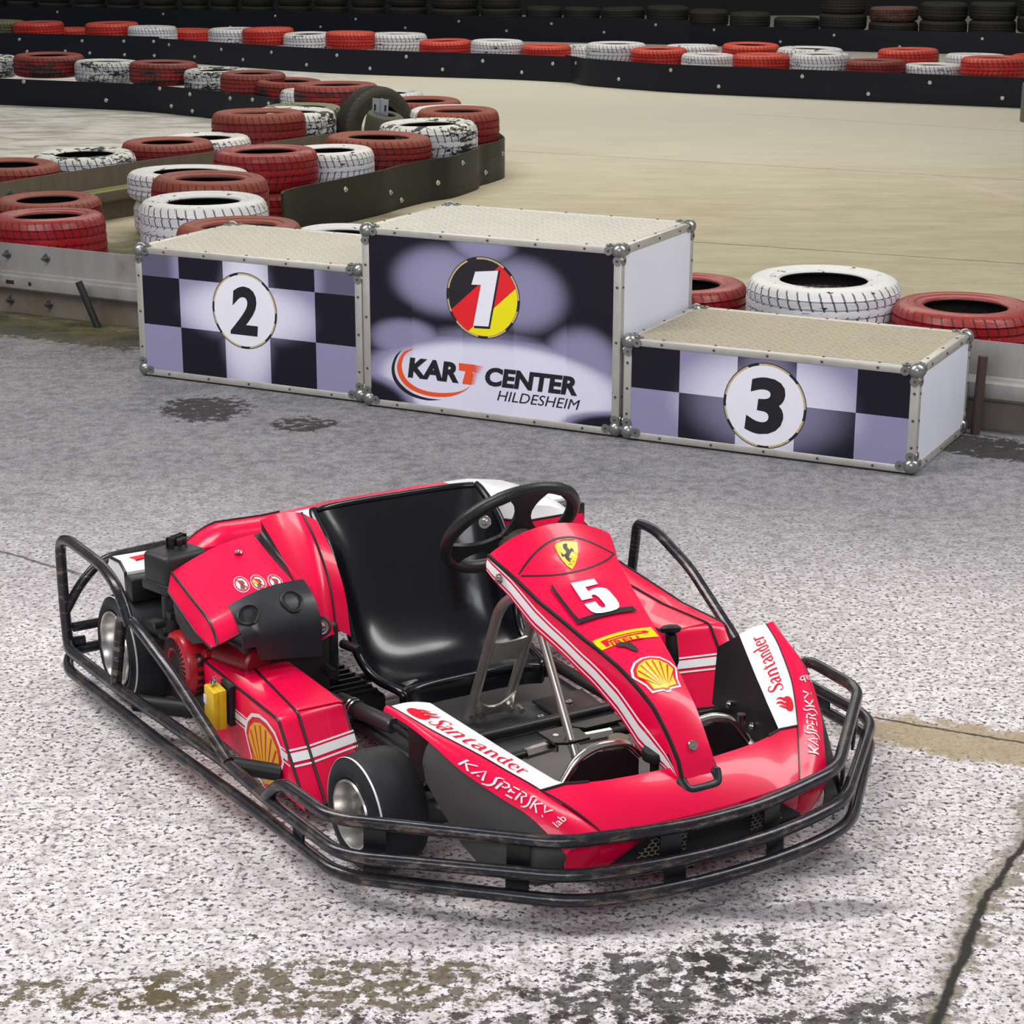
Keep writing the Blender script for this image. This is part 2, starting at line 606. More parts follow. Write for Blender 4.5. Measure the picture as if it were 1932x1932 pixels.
# ------------------------------------------------------------------ tyres
def tyre_material(name, paint, dusty, wear, sooty=0.0, rough=0.5, dust=0.5):
    g = G(name)
    x, y, z = g.xyz('Object')
    inf = g.n('ShaderNodeObjectInfo')
    sh = g.n('ShaderNodeCombineXYZ')
    for k, mul in enumerate((37.0, 19.0, 53.0)):
        g.put(sh.inputs[k], g.math('MULTIPLY', inf.outputs['Random'], mul))
    off = sh.outputs[0]
    r = g.math('SQRT', g.math('ADD', g.math('MULTIPLY', x, x), g.math('MULTIPLY', y, y)))
    ang = g.math('ARCTAN2', y, x)
    n1 = g.noise(3.2, 5, 0.65, off=off)
    n2 = g.noise(14, 4, 0.6, off=off)
    tread = g.step(r, 0.462, 0.478)
    # sipes: slanted cuts round the tread, herring-boned about the middle
    slant = g.math('MULTIPLY_ADD', g.math('ABSOLUTE', z), 9.0, g.math('MULTIPLY', ang, 42.0))
    slant = g.math('ADD', slant, g.math('MULTIPLY', n2, 1.2))
    cut = g.step(g.math('COSINE', g.math('MULTIPLY', slant, 1.0)), 0.84, 0.95)
    cut = g.math('MULTIPLY', g.math('MULTIPLY', cut, tread), g.step(g.math('ABSOLUTE', z), 0.03, 0.08))
    rub = (0.020, 0.019, 0.021)
    col = g.mix(n2, tuple(c * 0.78 for c in paint), paint)
    # brown dust lying on the upper sidewall and shoulders
    up = g.step(z, 0.24, 0.40)
    col = g.mix(g.math('MULTIPLY', up, g.math('MULTIPLY_ADD', n1, 0.5, dust - 0.25), clamp=True), col, dusty)
    if sooty:
        s = g.math('MULTIPLY', g.step(n1, 0.44, 0.54), g.step(z, 0.42, 0.10))
        col = g.mix(g.math('MULTIPLY', s, sooty), col, rub)
    w = g.math('MULTIPLY_ADD', n1, 0.5, g.math('MULTIPLY', n2, 0.5))
    col = g.mix(g.step(w, 0.66 - wear, 0.68 - wear), col, rub)
    col = g.mix(g.math('MULTIPLY', cut, 0.85), col, rub)
    inside = g.math('MULTIPLY', g.step(r, 0.464, 0.460), g.step(g.math('ABSOLUTE', z), 0.425, 0.40))
    col = g.mix(inside, col, rub)
    g.set(color=col, rough=g.math('MULTIPLY_ADD', n2, 0.2, rough - 0.1), spec=0.4)
    g.bump(g.math('ADD', g.math('MULTIPLY', cut, -1.0), g.math('MULTIPLY', n2, 0.25)), 0.7, 0.012)
    return g.m


TM = {
    'red': tyre_material('tyre_paint_red', (0.62, 0.030, 0.022), (0.66, 0.12, 0.06), 0.015, 0.0, 0.42),
    'rednear': tyre_material('tyre_paint_crimson', (0.33, 0.004, 0.010), (0.25, 0.060, 0.042), 0.02, 0.12, 0.35),
    'brick': tyre_material('tyre_paint_brick', (0.25, 0.011, 0.010), (0.225, 0.056, 0.028), 0.01, 0.15, 0.55, 0.75),
    'white': tyre_material('tyre_paint_white', (0.76, 0.76, 0.82), (0.66, 0.64, 0.55), 0.075, 0.0, 0.45),
    'worn': tyre_material('tyre_paint_white_worn', (0.70, 0.71, 0.76), (0.58, 0.60, 0.46), 0.13, 0.3, 0.5),
    'sooty': tyre_material('tyre_paint_red_sooty', (0.30, 0.013, 0.010), (0.23, 0.060, 0.035), 0.06, 0.95, 0.55),
    'olive': tyre_material('tyre_paint_olive', (0.15, 0.155, 0.07), (0.24, 0.24, 0.13), 0.08, 0.5, 0.6),
    'dark': tyre_material('tyre_rubber', (0.026, 0.024, 0.018), (0.055, 0.05, 0.033), 0.0, 0.3, 0.7),
    'rust': tyre_material('tyre_rubber_rusty', (0.16, 0.065, 0.045), (0.30, 0.16, 0.10), 0.07, 0.6, 0.7),
}
TM['sootyb'] = TM['sooty']


def tyre_profile(groove=True):
    half = [(0.287, 0.385), (0.283, 0.425), (0.296, 0.452), (0.318, 0.462), (0.340, 0.468), (0.349, 0.484), (0.372, 0.493), (0.392, 0.495), (0.397, 0.502), (0.418, 0.500), (0.424, 0.492), (0.444, 0.482), (0.466, 0.445), (0.482, 0.385), (0.489, 0.315)]
    g = []
    for zc in ((0.26, 0.09) if groove else ()):
        g += [(0.4955, zc + 0.022), (0.482, zc + 0.017), (0.482, zc - 0.017), (0.497, zc - 0.022)]
    outer = half + g + [(0.4985, 0.0)] + [(r, -z) for r, z in reversed(half + g)]
    inner = [(0.30, -0.37), (0.40, -0.41), (0.452, -0.33), (0.462, 0.0), (0.452, 0.33), (0.40, 0.41), (0.30, 0.37)]
    return outer + inner


bm = B()
add_lathe(bm, tyre_profile(), (0, 0, 0), (0, 0, 1), 64, closed=True)
bmesh.ops.recalc_face_normals(bm, faces=bm.faces[:])
_proto = link('tyre', bm, TM['red'])
TYRE_MESH = {}
for k, m in TM.items():
    me = _proto.data.copy()
    me.materials.clear()
    me.materials.append(m)
    TYRE_MESH[k] = me
bpy.data.objects.remove(_proto)


def put_tyre(kind, x, y, z0, z1, D, label, group, rot=None):
    o = bpy.data.objects.new('tyre', TYRE_MESH[kind])
    COL.objects.link(o)
    o.location = (x, y, (z0 + z1) / 2)
    o.scale = (D, D, (z1 - z0))
    o.rotation_euler = rot or (rnd.uniform(-0.02, 0.02), rnd.uniform(-0.02, 0.02), rnd.uniform(0, 6.28))
    return tag(o, label, 'tyre', group)


# row, paint, x, y, top, diameter, has a visible tyre under it
TYRES = [
    ('far', 'olive', -7.097, 28.5, 0.42, 0.676, 0),
    ('far', 'red', -6.483, 28.105, 0.42, 0.688, 0),
    ('far', 'red', -6.187, 28.695, 0.31, 0.689, 0),
    ('far', 'red', -5.348, 27.428, 0.45, 0.721, 0),
    ('far', 'white', -4.762, 27.134, 0.42, 0.658, 0),
    ('far', 'red', -4.423, 28.145, 0.33, 0.675, 0),
    ('far', 'white', -3.624, 26.673, 0.42, 0.674, 0),
    ('far', 'red', -3.132, 26.27, 0.45, 0.671, 0),
    ('far', 'white', -2.583, 26.006, 0.4, 0.658, 0),
    ('far', 'red', -2.002, 25.328, 0.46, 0.634, 0),
    ('far', 'white', -1.434, 25.493, 0.43, 0.737, 0),
    ('far', 'red', -0.815, 24.662, 0.4, 0.637, 0),
    ('far', 'white', -0.186, 24.356, 0.42, 0.636, 0),
    ('far', 'red', 0.393, 24.146, 0.38, 0.587, 0),
    ('far', 'white', 0.941, 24.862, 0.33, 0.585, 0),
    ('farright', 'white', 1.175, 23.394, 0.45, 0.696, 0),
    ('farright', 'red', 1.638, 22.972, 0.42, 0.642, 0),
    ('farright', 'white', 2.158, 22.641, 0.38, 0.604, 0),
    ('farright', 'red', 2.672, 22.056, 0.42, 0.623, 0),
    ('farright', 'white', 3.284, 21.858, 0.44, 0.634, 0),
    ('farright', 'brick', 3.811, 21.493, 0.4, 0.624, 0),
    ('farright', 'white', 4.402, 21.461, 0.36, 0.612, 0),
    ('farright', 'red', 4.976, 21.102, 0.46, 0.716, 0),
    ('farback', 'white', 2.084, 23.872, 0.4, 0.63, 0),
    ('farback', 'red', 2.717, 23.434, 0.44, 0.667, 0),
    ('farback', 'white', 3.278, 22.616, 0.45, 0.737, 0),
    ('farback', 'red', 4.371, 22.66, 0.44, 0.674, 0),
    ('farback', 'white', 5, 22.122, 0.42, 0.665, 0),
    ('farback', 'red', 5.653, 22.002, 0.42, 0.61, 0),
    ('second', 'worn', -5.412, 21.119, 0.45, 0.575, 0),
    ('second', 'sooty', -4.733, 20.873, 0.48, 0.719, 0),
    ('second', 'worn', -4.086, 20.576, 0.44, 0.651, 0),
    ('second', 'sooty', -3.444, 20.151, 0.46, 0.679, 0),
    ('second', 'worn', -2.885, 19.88, 0.41, 0.64, 0),
    ('second', 'brick', -2.446, 19.23, 0.43, 0.624, 0),
    ('second', 'sootyb', -2.082, 18.99, 0.38, 0.637, 0),
    ('second', 'worn', -1.815, 18.17, 0.36, 0.535, 0),
    ('second', 'sooty', -1.483, 17.124, 0.5, 0.717, 0),
    ('island', 'white', -1.144, 17.94, 0.36, 0.724, 0),
    ('island', 'brick', -0.727, 16.346, 0.44, 0.639, 1),
    ('island', 'white', -0.479, 15.611, 0.44, 0.652, 0),
    ('island', 'brick', -0.409, 15.107, 0.48, 0.623, 0),
    ('island', 'worn', -0.604, 14.449, 0.45, 0.715, 0),
    ('island', 'brick', -1.854, 14.811, 0.49, 0.693, 0),
    ('island', 'worn', -1.648, 15.241, 0.46, 0.645, 0),
    ('island', 'olive', -1.679, 16.2, 0.4, 0.643, 1),
    ('inner', 'brick', -2.336, 13.684, 0.4, 0.621, 0),
    ('inner', 'white', -2.178, 14.324, 0.36, 0.65, 0),
    ('inner', 'worn', -2.793, 13.164, 0.38, 0.668, 0),
    ('inner', 'brick', -3.12, 12.51, 0.39, 0.613, 0),
    ('near', 'brick', -0.919, 13.851, 0.42, 0.734, 0),
    ('near', 'white', -1.208, 13.228, 0.4, 0.605, 0),
    ('near', 'red', -1.559, 12.75, 0.45, 0.663, 1),
    ('near', 'white', -1.973, 12.253, 0.38, 0.743, 1),
    ('near', 'brick', -1.672, 11.1, 0.49, 0.65, 0),
    ('near', 'white', -1.585, 10.288, 0.48, 0.662, 1),
    ('near', 'brick', -1.273, 9.313, 0.5, 0.599, 0),
    ('near', 'white', -0.821, 9.605, 0.42, 0.496, 0),
    ('corner', 'brick', -2.522, 10.88, 0.4, 0.582, 1),
    ('corner', 'red', -2.325, 10.013, 0.44, 0.571, 1),
    ('right', 'white', 1.313, 8.373, 0.42, 0.651, 0),
    ('right', 'red', 1.857, 8.103, 0.36, 0.597, 0),
    ('right', 'red', 0.746, 8.691, 0.34, 0.575, 0),
]
ORD = ['first', 'second', 'third', 'fourth', 'fifth', 'sixth', 'seventh', 'eighth', 'ninth', 'tenth', 'eleventh', 'twelfth',
       'thirteenth', 'fourteenth', 'fifteenth', 'sixteenth', 'seventeenth', 'eighteenth', 'nineteenth', 'twentieth', 'twenty-first',
       'twenty-second', 'twenty-third', 'twenty-fourth', 'twenty-fifth', 'twenty-sixth', 'twenty-seventh', 'twenty-eighth']
PAINT = {'red': 'red painted', 'rednear': 'crimson painted', 'brick': 'dusty brick-red painted', 'white': 'white painted', 'worn': 'worn white painted',
         'sooty': 'sooty red and black', 'sootyb': 'tilted sooty red', 'olive': 'olive grey unpainted', 'dark': 'black', 'rust': 'rusty'}
ROWTXT = {'far': ('tyre, {o} from the left behind the long far barrier', 'painted tyres along the long far barrier'),
          'farright': ('tyre, {o} from the left behind the far barrier right of its step', 'painted tyres along the right-hand far barrier'),
          'farback': ('tyre, {o} from the left in the looser row behind the right-hand far barrier', 'painted tyres in the looser far right row'),
          'second': ('tyre, {o} from the left behind the middle-distance black barrier', 'painted tyres along the middle-distance barrier')}
NEARTXT = [
    'white painted tyre behind the upright black tyre, at the back of the island',
    'dusty brick-red tyre right of the upright black tyre, low at the island back',
    'chipped white tyre just behind the red tyre at the tip of the island',
    'dusty red tyre at the tip of the island, standing over the barrier end',
    'white tyre with bold black tread right of the small black kart tyre',
    'orange-red ribbed tyre behind the inner guard rail near the middle-distance barrier end',
    'worn white tyre half hidden by the orange-red ribbed tyre behind the inner rail',
    'olive grey tyre behind the worn white tyre, left of the upright black tyre',
    'dusty red tyre with a dented rim behind the inner guard rail',
    'white tyre half hidden behind the dented red tyre at the inner rail',
    'white tyre with chipped black tread lying along the inner guard rail',
    'red tyre with dented rim at the left edge behind the inner guard rail',
    'brick-red tyre behind the near barrier strip, between two white tyres',
    'white tyre with bubbled tread behind the near barrier strip, right of the shiny red one',
    'shiny red tyre with white paint chips in the middle of the near tyre cluster',
    'white tyre with smooth ribs at the back left of the near cluster',
    'dull red tyre with a wide hole lying between two white tyres near the podium',
    'white ribbed tyre just behind the podium block bearing 2',
    'dusty red tyre peeking over the back corner of the podium block bearing 2',
    'white tyre peeking over the podium block bearing 2, beside the tall block',
    'dusty red tyre at the left edge, behind the grey-rimmed red tyre',
    'red tyre with a grey dusty rim resting at the left edge behind the guard rail',
    'big white tyre with chipped paint behind the podium block bearing 3',
    'deep red tyre at the right edge behind the podium block bearing 3',
    'deep red tyre half hidden by the tall podium block, left of the big white tyre',
]
LOWTXT = {'near': 'tyre under the {p} tyre of the near cluster', 'island': 'tyre beneath the {p} tyre at the island back',
          'corner': 'tyre under the {p} tyre at the left edge'}
cnt = {}
ni = 0
for row, kind, x, y, zt, D, low in TYRES:
    k = cnt.get(row, 0)
    cnt[row] = k + 1
    z0 = zt - 0.215 if row in ROWTXT else (0.19 if not low else 0.21)
    if row in ('right', 'inner'):
        z0 = zt - 0.2
    mk = kind
    if kind == 'red' and row in ('near', 'corner', 'right'):
        mk = 'rednear'
    if row in ROWTXT:
        t, grp = ROWTXT[row]
        lab = PAINT[kind] + ' ' + t.format(o=ORD[k])
    else:
        lab, grp = NEARTXT[ni], 'painted tyres of the near tyre island'
        if row == 'right':
            grp = 'painted tyres behind the podium at the right'
        ni += 1
    put_tyre(mk, x, y, z0, zt, D, lab, grp)
    if low:
        put_tyre('white' if mk == 'white' else ('worn' if mk == 'worn' else 'rednear'), x + 0.02, y + 0.02, 0.0, z0, D * 0.98,
                 'lower ' + LOWTXT[row].format(p=PAINT[kind]) + (', left back' if x < -1.8 and row == 'near' else ''), 'lower tyres of the near tyre island')

# stacks of unpainted tyres in front of the back wall: x, y, diameter, height of the joint
DARK = [
    (-8.88, 35.27, 0.46, 0.44),
    (-8.32, 35.04, 0.51, 0.41),
    (-7.73, 34.82, 0.56, 0.39),
    (-7.08, 34.58, 0.53, 0.38),
    (-6.49, 34.36, 0.55, 0.38),
    (-5.83, 34.11, 0.58, 0.38),
    (-5.22, 33.89, 0.46, 0.39),
    (-4.71, 33.70, 0.48, 0.39),
    (-4.14, 33.48, 0.56, 0.40),
    (-3.51, 33.18, 0.57, 0.42),
    (-2.89, 32.87, 0.57, 0.43),
    (-2.28, 32.57, 0.57, 0.43),
    (-1.64, 32.26, 0.63, 0.45),
    (-0.90, 31.89, 0.76, 0.45),
    (-0.18, 31.60, 0.64, 0.46),
    (0.47, 31.39, 0.56, 0.49),
    (1.04, 31.21, 0.56, 0.49),
    (1.65, 31.01, 0.67, 0.50),
    (2.31, 30.80, 0.64, 0.53),
    (2.90, 30.52, 0.59, 0.49),
    (3.47, 30.17, 0.60, 0.47),
    (4.10, 29.78, 0.66, 0.42),
    (4.71, 29.41, 0.68, 0.50),
    (5.39, 29.17, 0.70, 0.40),
    (6.05, 28.95, 0.67, 0.43),
    (6.69, 28.73, 0.66, 0.44),
    (7.31, 28.51, 0.65, 0.52),
]
for i, (x, y, D, zj) in enumerate(DARK):
    o = ORD[i]
    put_tyre('dark', x, y, zj - 0.23, zj, D, 'black tyre in the %s stack from the left behind the back barrier, below the seam' % o,
             'black tyres stacked along the back wall')
    if i < 15 or i > 21:
        put_tyre('rust' if i == 23 else 'dark', x, y, zj, zj + (0.2 if i == 23 else 0.24), D * 0.98,
                 ('rusty brown tyre on top of the %s stack from the left at the back' if i == 23 else
                  'black tyre on top of the %s stack from the left behind the back barrier') % o, 'black tyres stacked along the back wall')

# the upright tyre and the small kart tyre on the island
o = put_tyre('dark', -1.05, 15.45, 0.0, 0.2, 0.64, 'black tyre standing upright among the painted tyres of the island', None,
             (PI / 2, 0.12, math.radians(38)))
o.location.z = 0.30
bm = B()
add_lathe(bm, [(0.078, 0.20), (0.074, 0.215), (0.085, 0.224), (0.11, 0.224), (0.132, 0.21), (0.142, 0.18), (0.145, 0.10), (0.142, 0.03), (0.13, 0.0),
               (0.09, 0.0), (0.074, 0.01), (0.08, 0.03), (0.12, 0.04), (0.12, 0.19)], (0, 0, 0), (0, 0, 1), 40, closed=True)
bmesh.ops.recalc_face_normals(bm, faces=bm.faces[:])
o = link('kart_tyre', bm, simple('slick_rubber_olive', (0.060, 0.060, 0.035), 0.6, bump=0.1))
o.location = (-0.97, 14.98, 0.24)
o.rotation_euler = (0.12, 0.16, 0)
tag(o, 'small smooth black kart tyre in front of the upright tyre on the island', 'tyre')
bm = B()
steel = simple('zinc_steel', (0.50, 0.56, 0.62), 0.35, 0.85, var=0.2)
for sx in (-1, 1):
    add_box(bm, (0.033 * sx, 0, 0.06), (0.058, 0.006, 0.12), bevel=0.002)
    add_box(bm, (0.004 * sx, 0.02, 0.06), (0.006, 0.04, 0.12))
    add_box(bm, (0.04 * sx, -0.0035, 0.055), (0.014, 0.002, 0.045), mi=1)
o = link('metal_bracket', bm, [steel, simple('slot_dark', (0.01, 0.01, 0.012), 0.8)], smooth=False)
o.location = (-0.98, 14.97, 0.445)
o.rotation_euler = (0, 0.06, -0.25)
tag(o, 'slotted grey steel bracket sticking out of the small kart tyre', 'bracket')

# ------------------------------------------------------------------ plastic barrier strips
def barrier_mat(name, color, sheen, rough=0.38):
    g = G(name)
    s = g.noise(3, 5, 0.6, stretch=(0.6, 0.6, 14))
    n = g.noise(1.3, 4, 0.6)
    c = g.mix(s, tuple(k * 0.6 for k in color), tuple(k * 1.5 for k in color))
    c = g.mix(g.math('MULTIPLY', g.step(n, 0.58, 0.75), 0.55), c, sheen)
    g.set(color=c, rough=g.math('MULTIPLY_ADD', s, 0.3, rough - 0.1), spec=0.28)
    g.bump(s, 0.15, 0.004)
    return g.m


BM = {'far': barrier_mat('barrier_plastic_far', (0.0045, 0.006, 0.0135), (0.013, 0.013, 0.032), 0.34),
      'near': barrier_mat('barrier_plastic_near', (0.017, 0.0165, 0.012), (0.038, 0.035, 0.028), 0.40)}
bolt_mat = simple('bolt_zinc', (0.62, 0.62, 0.58), 0.3, 0.9)


def path_at(path, s):
    for a, b in zip(path[:-1], path[1:]):
        L = math.dist(a, b)
        if s <= L:
            t = s / L
            d = ((b[0] - a[0]) / L, (b[1] - a[1]) / L)
            return (a[0] + (b[0] - a[0]) * t, a[1] + (b[1] - a[1]) * t), d
        s -= L
    return path[-1], d


def densify(ctrl, k=8):
    return [curve(ctrl, i / (k * (len(ctrl) - 1))) for i in range(k * (len(ctrl) - 1) + 1)]


def strip(ctrl, h, mat, label, group, bolts, rb=0.021, h2=None):
    """a flexible plank on edge following a ground path; the face looks to the right of travel"""
    P = densify(ctrl)
    n = len(P)
    rows = []
    for i, p in enumerate(P):
        hh = h + ((h2 or h) - h) * i / (n - 1)
        rows.append([(p[0], p[1], hh * j / 3) for j in range(4)])
    bm = B()
    add_sheet(bm, rows, 0.014)
    o = link('barrier_strip', bm, mat)
    tag(o, label, 'barrier', group)
    L = sum(math.dist(a, b) for a, b in zip(P[:-1], P[1:]))
    for s, f in bolts:
        (x, y), d = path_at(P, s * L)
        nx, ny = d[1], -d[0]
        b = B()
        p0 = Vector((x, y, h * f))
        nn = Vector((nx, ny, 0))
        add_cyl(b, p0 - nn * 0.002, p0 + nn * 0.006, rb, n=16, bev=0.002)
        add_cyl(b, p0 + nn * 0.006, p0 + nn * 0.016, rb * 0.5, n=6)
        link('bolt', b, bolt_mat, o)
    return o


def bolts(n, seed, lo=0.3, hi=0.75):
    r = random.Random(seed)
    return [((i + 0.5 + r.uniform(-0.15, 0.15)) / n, (lo if i % 2 else hi) + r.uniform(-0.05, 0.05)) for i in range(n)]


GB = 'black plastic barrier strips'
strip([(-9.5, 28.4), (-8.2, 27.9), (-6.83, 27.41), (-5.7, 27.05), (-4.60, 26.66)], 0.31, BM['far'],
      'far black barrier panel at the left, up to the vertical seam', GB, [(0.47, .35), (0.60, .75), (0.62, .25), (0.73, .3), (0.78, .75), (0.80, .25), (0.90, .78), (0.90, .22), (0.985, .8), (0.985, .22)])
strip([(-4.60, 26.655), (-3.5, 25.7), (-2.36, 24.80), (-1.2, 24.25), (-0.11, 23.85), (0.35, 23.6), (0.68, 23.38)], 0.29, BM['far'],
      'long far black barrier panel from the seam to the step in the middle', GB, bolts(13, 3))
strip([(0.60, 23.62), (0.70, 23.28), (0.86, 22.96), (1.35, 22.48), (1.9, 22.04), (3.49, 21.22), (5.07, 20.45), (7.2, 19.35)], 0.30, BM['far'],
      'far black barrier panel at the right, curling back at its step', GB, bolts(11, 5))
strip([(-12, 36.2), (-8.63, 34.6), (-6.3, 33.85), (-4.12, 32.92)], 0.33, BM['far'], 'back black barrier at the left under the stacked black tyres', GB, bolts(8, 11))
strip([(-4.13, 32.92), (-2.4, 32.0), (-0.55, 31.17), (1.0, 30.65), (2.59, 30.16)], 0.36, BM['far'],
      'back black barrier in the middle under the stacked black tyres', GB, bolts(9, 12, 0.4, 0.75))
strip([(2.585, 30.16), (4.7, 28.86), (6.99, 28.08), (9.5, 27.1)], 0.30, BM['far'], 'back black barrier at the right under the stacked black tyres', GB, bolts(8, 13))
strip([(-6.5, 21.0), (-5.8, 20.78), (-5.03, 20.48), (-4.3, 20.18), (-3.59, 19.85), (-2.85, 19.2), (-2.60, 18.95), (-2.32, 18.62), (-2.13, 18.36), (-2.08, 18.42)],
      0.262, BM['far'], 'glossy black barrier strip at middle distance, left, in front of sooty tyres', GB,
      [(0.32, .92), (0.50, .35), (0.63, .9), (0.66, .3), (0.72, .2), (0.715, .8), (0.83, .8), (0.90, .85), (0.955, .8)])
strip([(-1.36, 11.9), (-1.36, 12.02), (-1.29, 12.2), (-1.12, 12.5), (-0.86, 12.98), (-0.74, 13.27), (-0.57, 13.60), (-0.41, 13.80), (-0.255, 14.22), (-0.235, 14.42), (-0.15, 14.62), (-0.06, 14.92), (-0.10, 15.3)],
      0.285, BM['near'], 'near curving black barrier strip behind the podium, ending at the island tip', GB,
      [(0.215, .75), (0.365, .45), (0.41, .2), (0.535, .42), (0.62, .78), (0.78, .3), (0.87, .65)], rb=0.018)

# ------------------------------------------------------------------ steel guard rails
g = G('galvanised_rail')
n1, n2 = g.noise(2.2, 6, 0.65), g.noise(9, 5, 0.6, stretch=(1, 1, 0.25))
z = g.xyz('Object')[2]
c = g.mix(n2, (0.24, 0.225, 0.215), (0.44, 0.42, 0.41))
c = g.mix(g.math('MULTIPLY', g.step(n1, 0.46, 0.66), 0.75), c, (0.19, 0.135, 0.085))
c = g.mix(g.math('MULTIPLY', g.step(z, 0.12, 0.10), 0.6), c, (0.16, 0.115, 0.075))
g.set(color=c, rough=0.55, metal=0.35)
g.bump(n2, 0.1, 0.003)
RAIL = g.m
g = G('mossy_rail')
n1, n2 = g.noise(2.5, 5, 0.65), g.noise(20, 4, 0.6, stretch=(1, 1, 0.12))
c = g.mix(n2, (0.085, 0.065, 0.045), (0.155, 0.125, 0.09))
nz = g.n('ShaderNodeSeparateXYZ')
g.put(nz.inputs[0], g.n('ShaderNodeNewGeometry').outputs['Normal'])
c = g.mix(g.math('MULTIPLY', g.step(nz.outputs[2], 0.4, 0.8), g.step(n1, 0.35, 0.5)), c, (0.20, 0.21, 0.075))
g.set(color=c, rough=0.7)
MOSS = g.m


def guard_rail(ctrl, mat, label, bolt_list, slots=()):
    P = ctrl if len(ctrl) == 2 else densify(ctrl, 4)
    n = len(P)
    prof = [(0.0, 0.34), (0.0, 0.27), (0.0, 0.207), (0.008, 0.2), (0.05, 0.198), (0.06, 0.19), (0.063, 0.16), (0.06, 0.135), (0.045, 0.122),
            (0.008, 0.116), (0.0, 0.108), (0.0, 0.05), (0.0, 0.0)]
    rows = []
    for i, p in enumerate(P):
        a, b = P[max(i - 1, 0)], P[min(i + 1, n - 1)]
        L = math.dist(a, b)
        nx, ny = (b[1] - a[1]) / L, -(b[0] - a[0]) / L
        rows.append([(p[0] + nx * o, p[1] + ny * o, z) for o, z in reversed(prof)])
    bm = B()
    add_sheet(bm, rows, 0.006)
    rail = link('guard_rail', bm, mat, sharp=0.5)
    tag(rail, label, 'guard rail', 'steel guard rails')
    tot = sum(math.dist(a, b) for a, b in zip(P[:-1], P[1:]))
    for s, z in bolt_list:
        (x, y), d = path_at(P, s * tot)
        nn = Vector((d[1], -d[0], 0))
        p0 = Vector((x, y, z))
        b = B()
        add_cyl(b, p0 - nn * 0.001, p0 + nn * 0.006, 0.021, n=18, bev=0.002)
        add_cyl(b, p0 + nn * 0.006, p0 + nn * 0.02, 0.013, n=6)
        add_cyl(b, p0 + nn * 0.02, p0 + nn * 0.036, 0.007, n=10)
        link('bolt', b, simple('bolt_dull', (0.16, 0.17, 0.18), 0.4, 0.8), rail)
    for s, w in slots:
        (x, y), d = path_at(P, s * tot)
        nn = Vector((d[1], -d[0], 0))
        b = B()
        R = Matrix.Rotation(math.atan2(d[1], d[0]), 3, 'Z')
        add_box(b, Vector((x, y, 0.163)) + nn * 0.0625, (w, 0.004, 0.018), R, 0.0015)
        link('slot', b, MATS['slot_dark'], rail)
    return rail


A, Z = (-3.45, 10.235), (2.75, 6.93)
LR = math.dist(A, Z)


def on_rail(x):
    return (x - A[0]) / (Z[0] - A[0])


guard_rail([A, Z], RAIL, 'front steel guard rail with bolts, running behind the podium',
           [(on_rail(-2.46), 0.285), (on_rail(-2.245), 0.285), (on_rail(-2.46), 0.06), (on_rail(-2.245), 0.06)],
           [(on_rail(-2.515), 0.018), (on_rail(-2.41), 0.05), (on_rail(-2.30), 0.018)])
guard_rail([(-3.6, 10.9), (-3.04, 11.95), (-2.44, 12.96), (-2.01, 13.56), (-1.61, 14.28), (-1.30, 14.72)], MOSS,
           'mossy inner guard rail running from the left edge to the island', [(0.06, 0.27), (0.28, 0.27), (0.55, 0.28)])
postm = simple('stake_iron', (0.035, 0.034, 0.036), 0.5, 0.5, bump=0.2)
bm = B()
add_tube(bm, [(-1.965, 9.335, 0.0), (-2.045, 9.345, 0.215)], 0.017, 10)
tag(link('stake', bm, postm), 'black iron stake leaning on the front rail left of the podium', 'stake')
bm = B()
add_tube(bm, [(1.752, 7.345, 0.0), (1.765, 7.355, 0.30)], 0.018, 10)
tag(link('stake', bm, simple('stake_rust', (0.075, 0.05, 0.042), 0.6, 0.4)), 'rusty iron stake by the rail right of the podium', 'stake')
bm = B()
add_cyl(bm, (4.86, 19.1, 0), (4.86, 19.1, 0.36), 0.09, n=24, bev=0.01)
tag(link('bollard', bm, simple('post_grey', (0.13, 0.13, 0.10), 0.5)), 'grey round post cut off by the right edge in front of the far barrier', 'post')

# ------------------------------------------------------------------ winners' podium
alu = simple('flight_case_aluminium', (0.56, 0.54, 0.50), 0.42, 0.55, var=0.2, scale=18)
ballm = simple('corner_steel', (0.34, 0.34, 0.33), 0.3, 0.85, var=0.25, scale=30)
rivm = simple('rivet_dark', (0.10, 0.085, 0.07), 0.5, 0.5)
whitep = simple('side_board_white', (0.70, 0.72, 0.82), 0.45, var=0.06, scale=5)


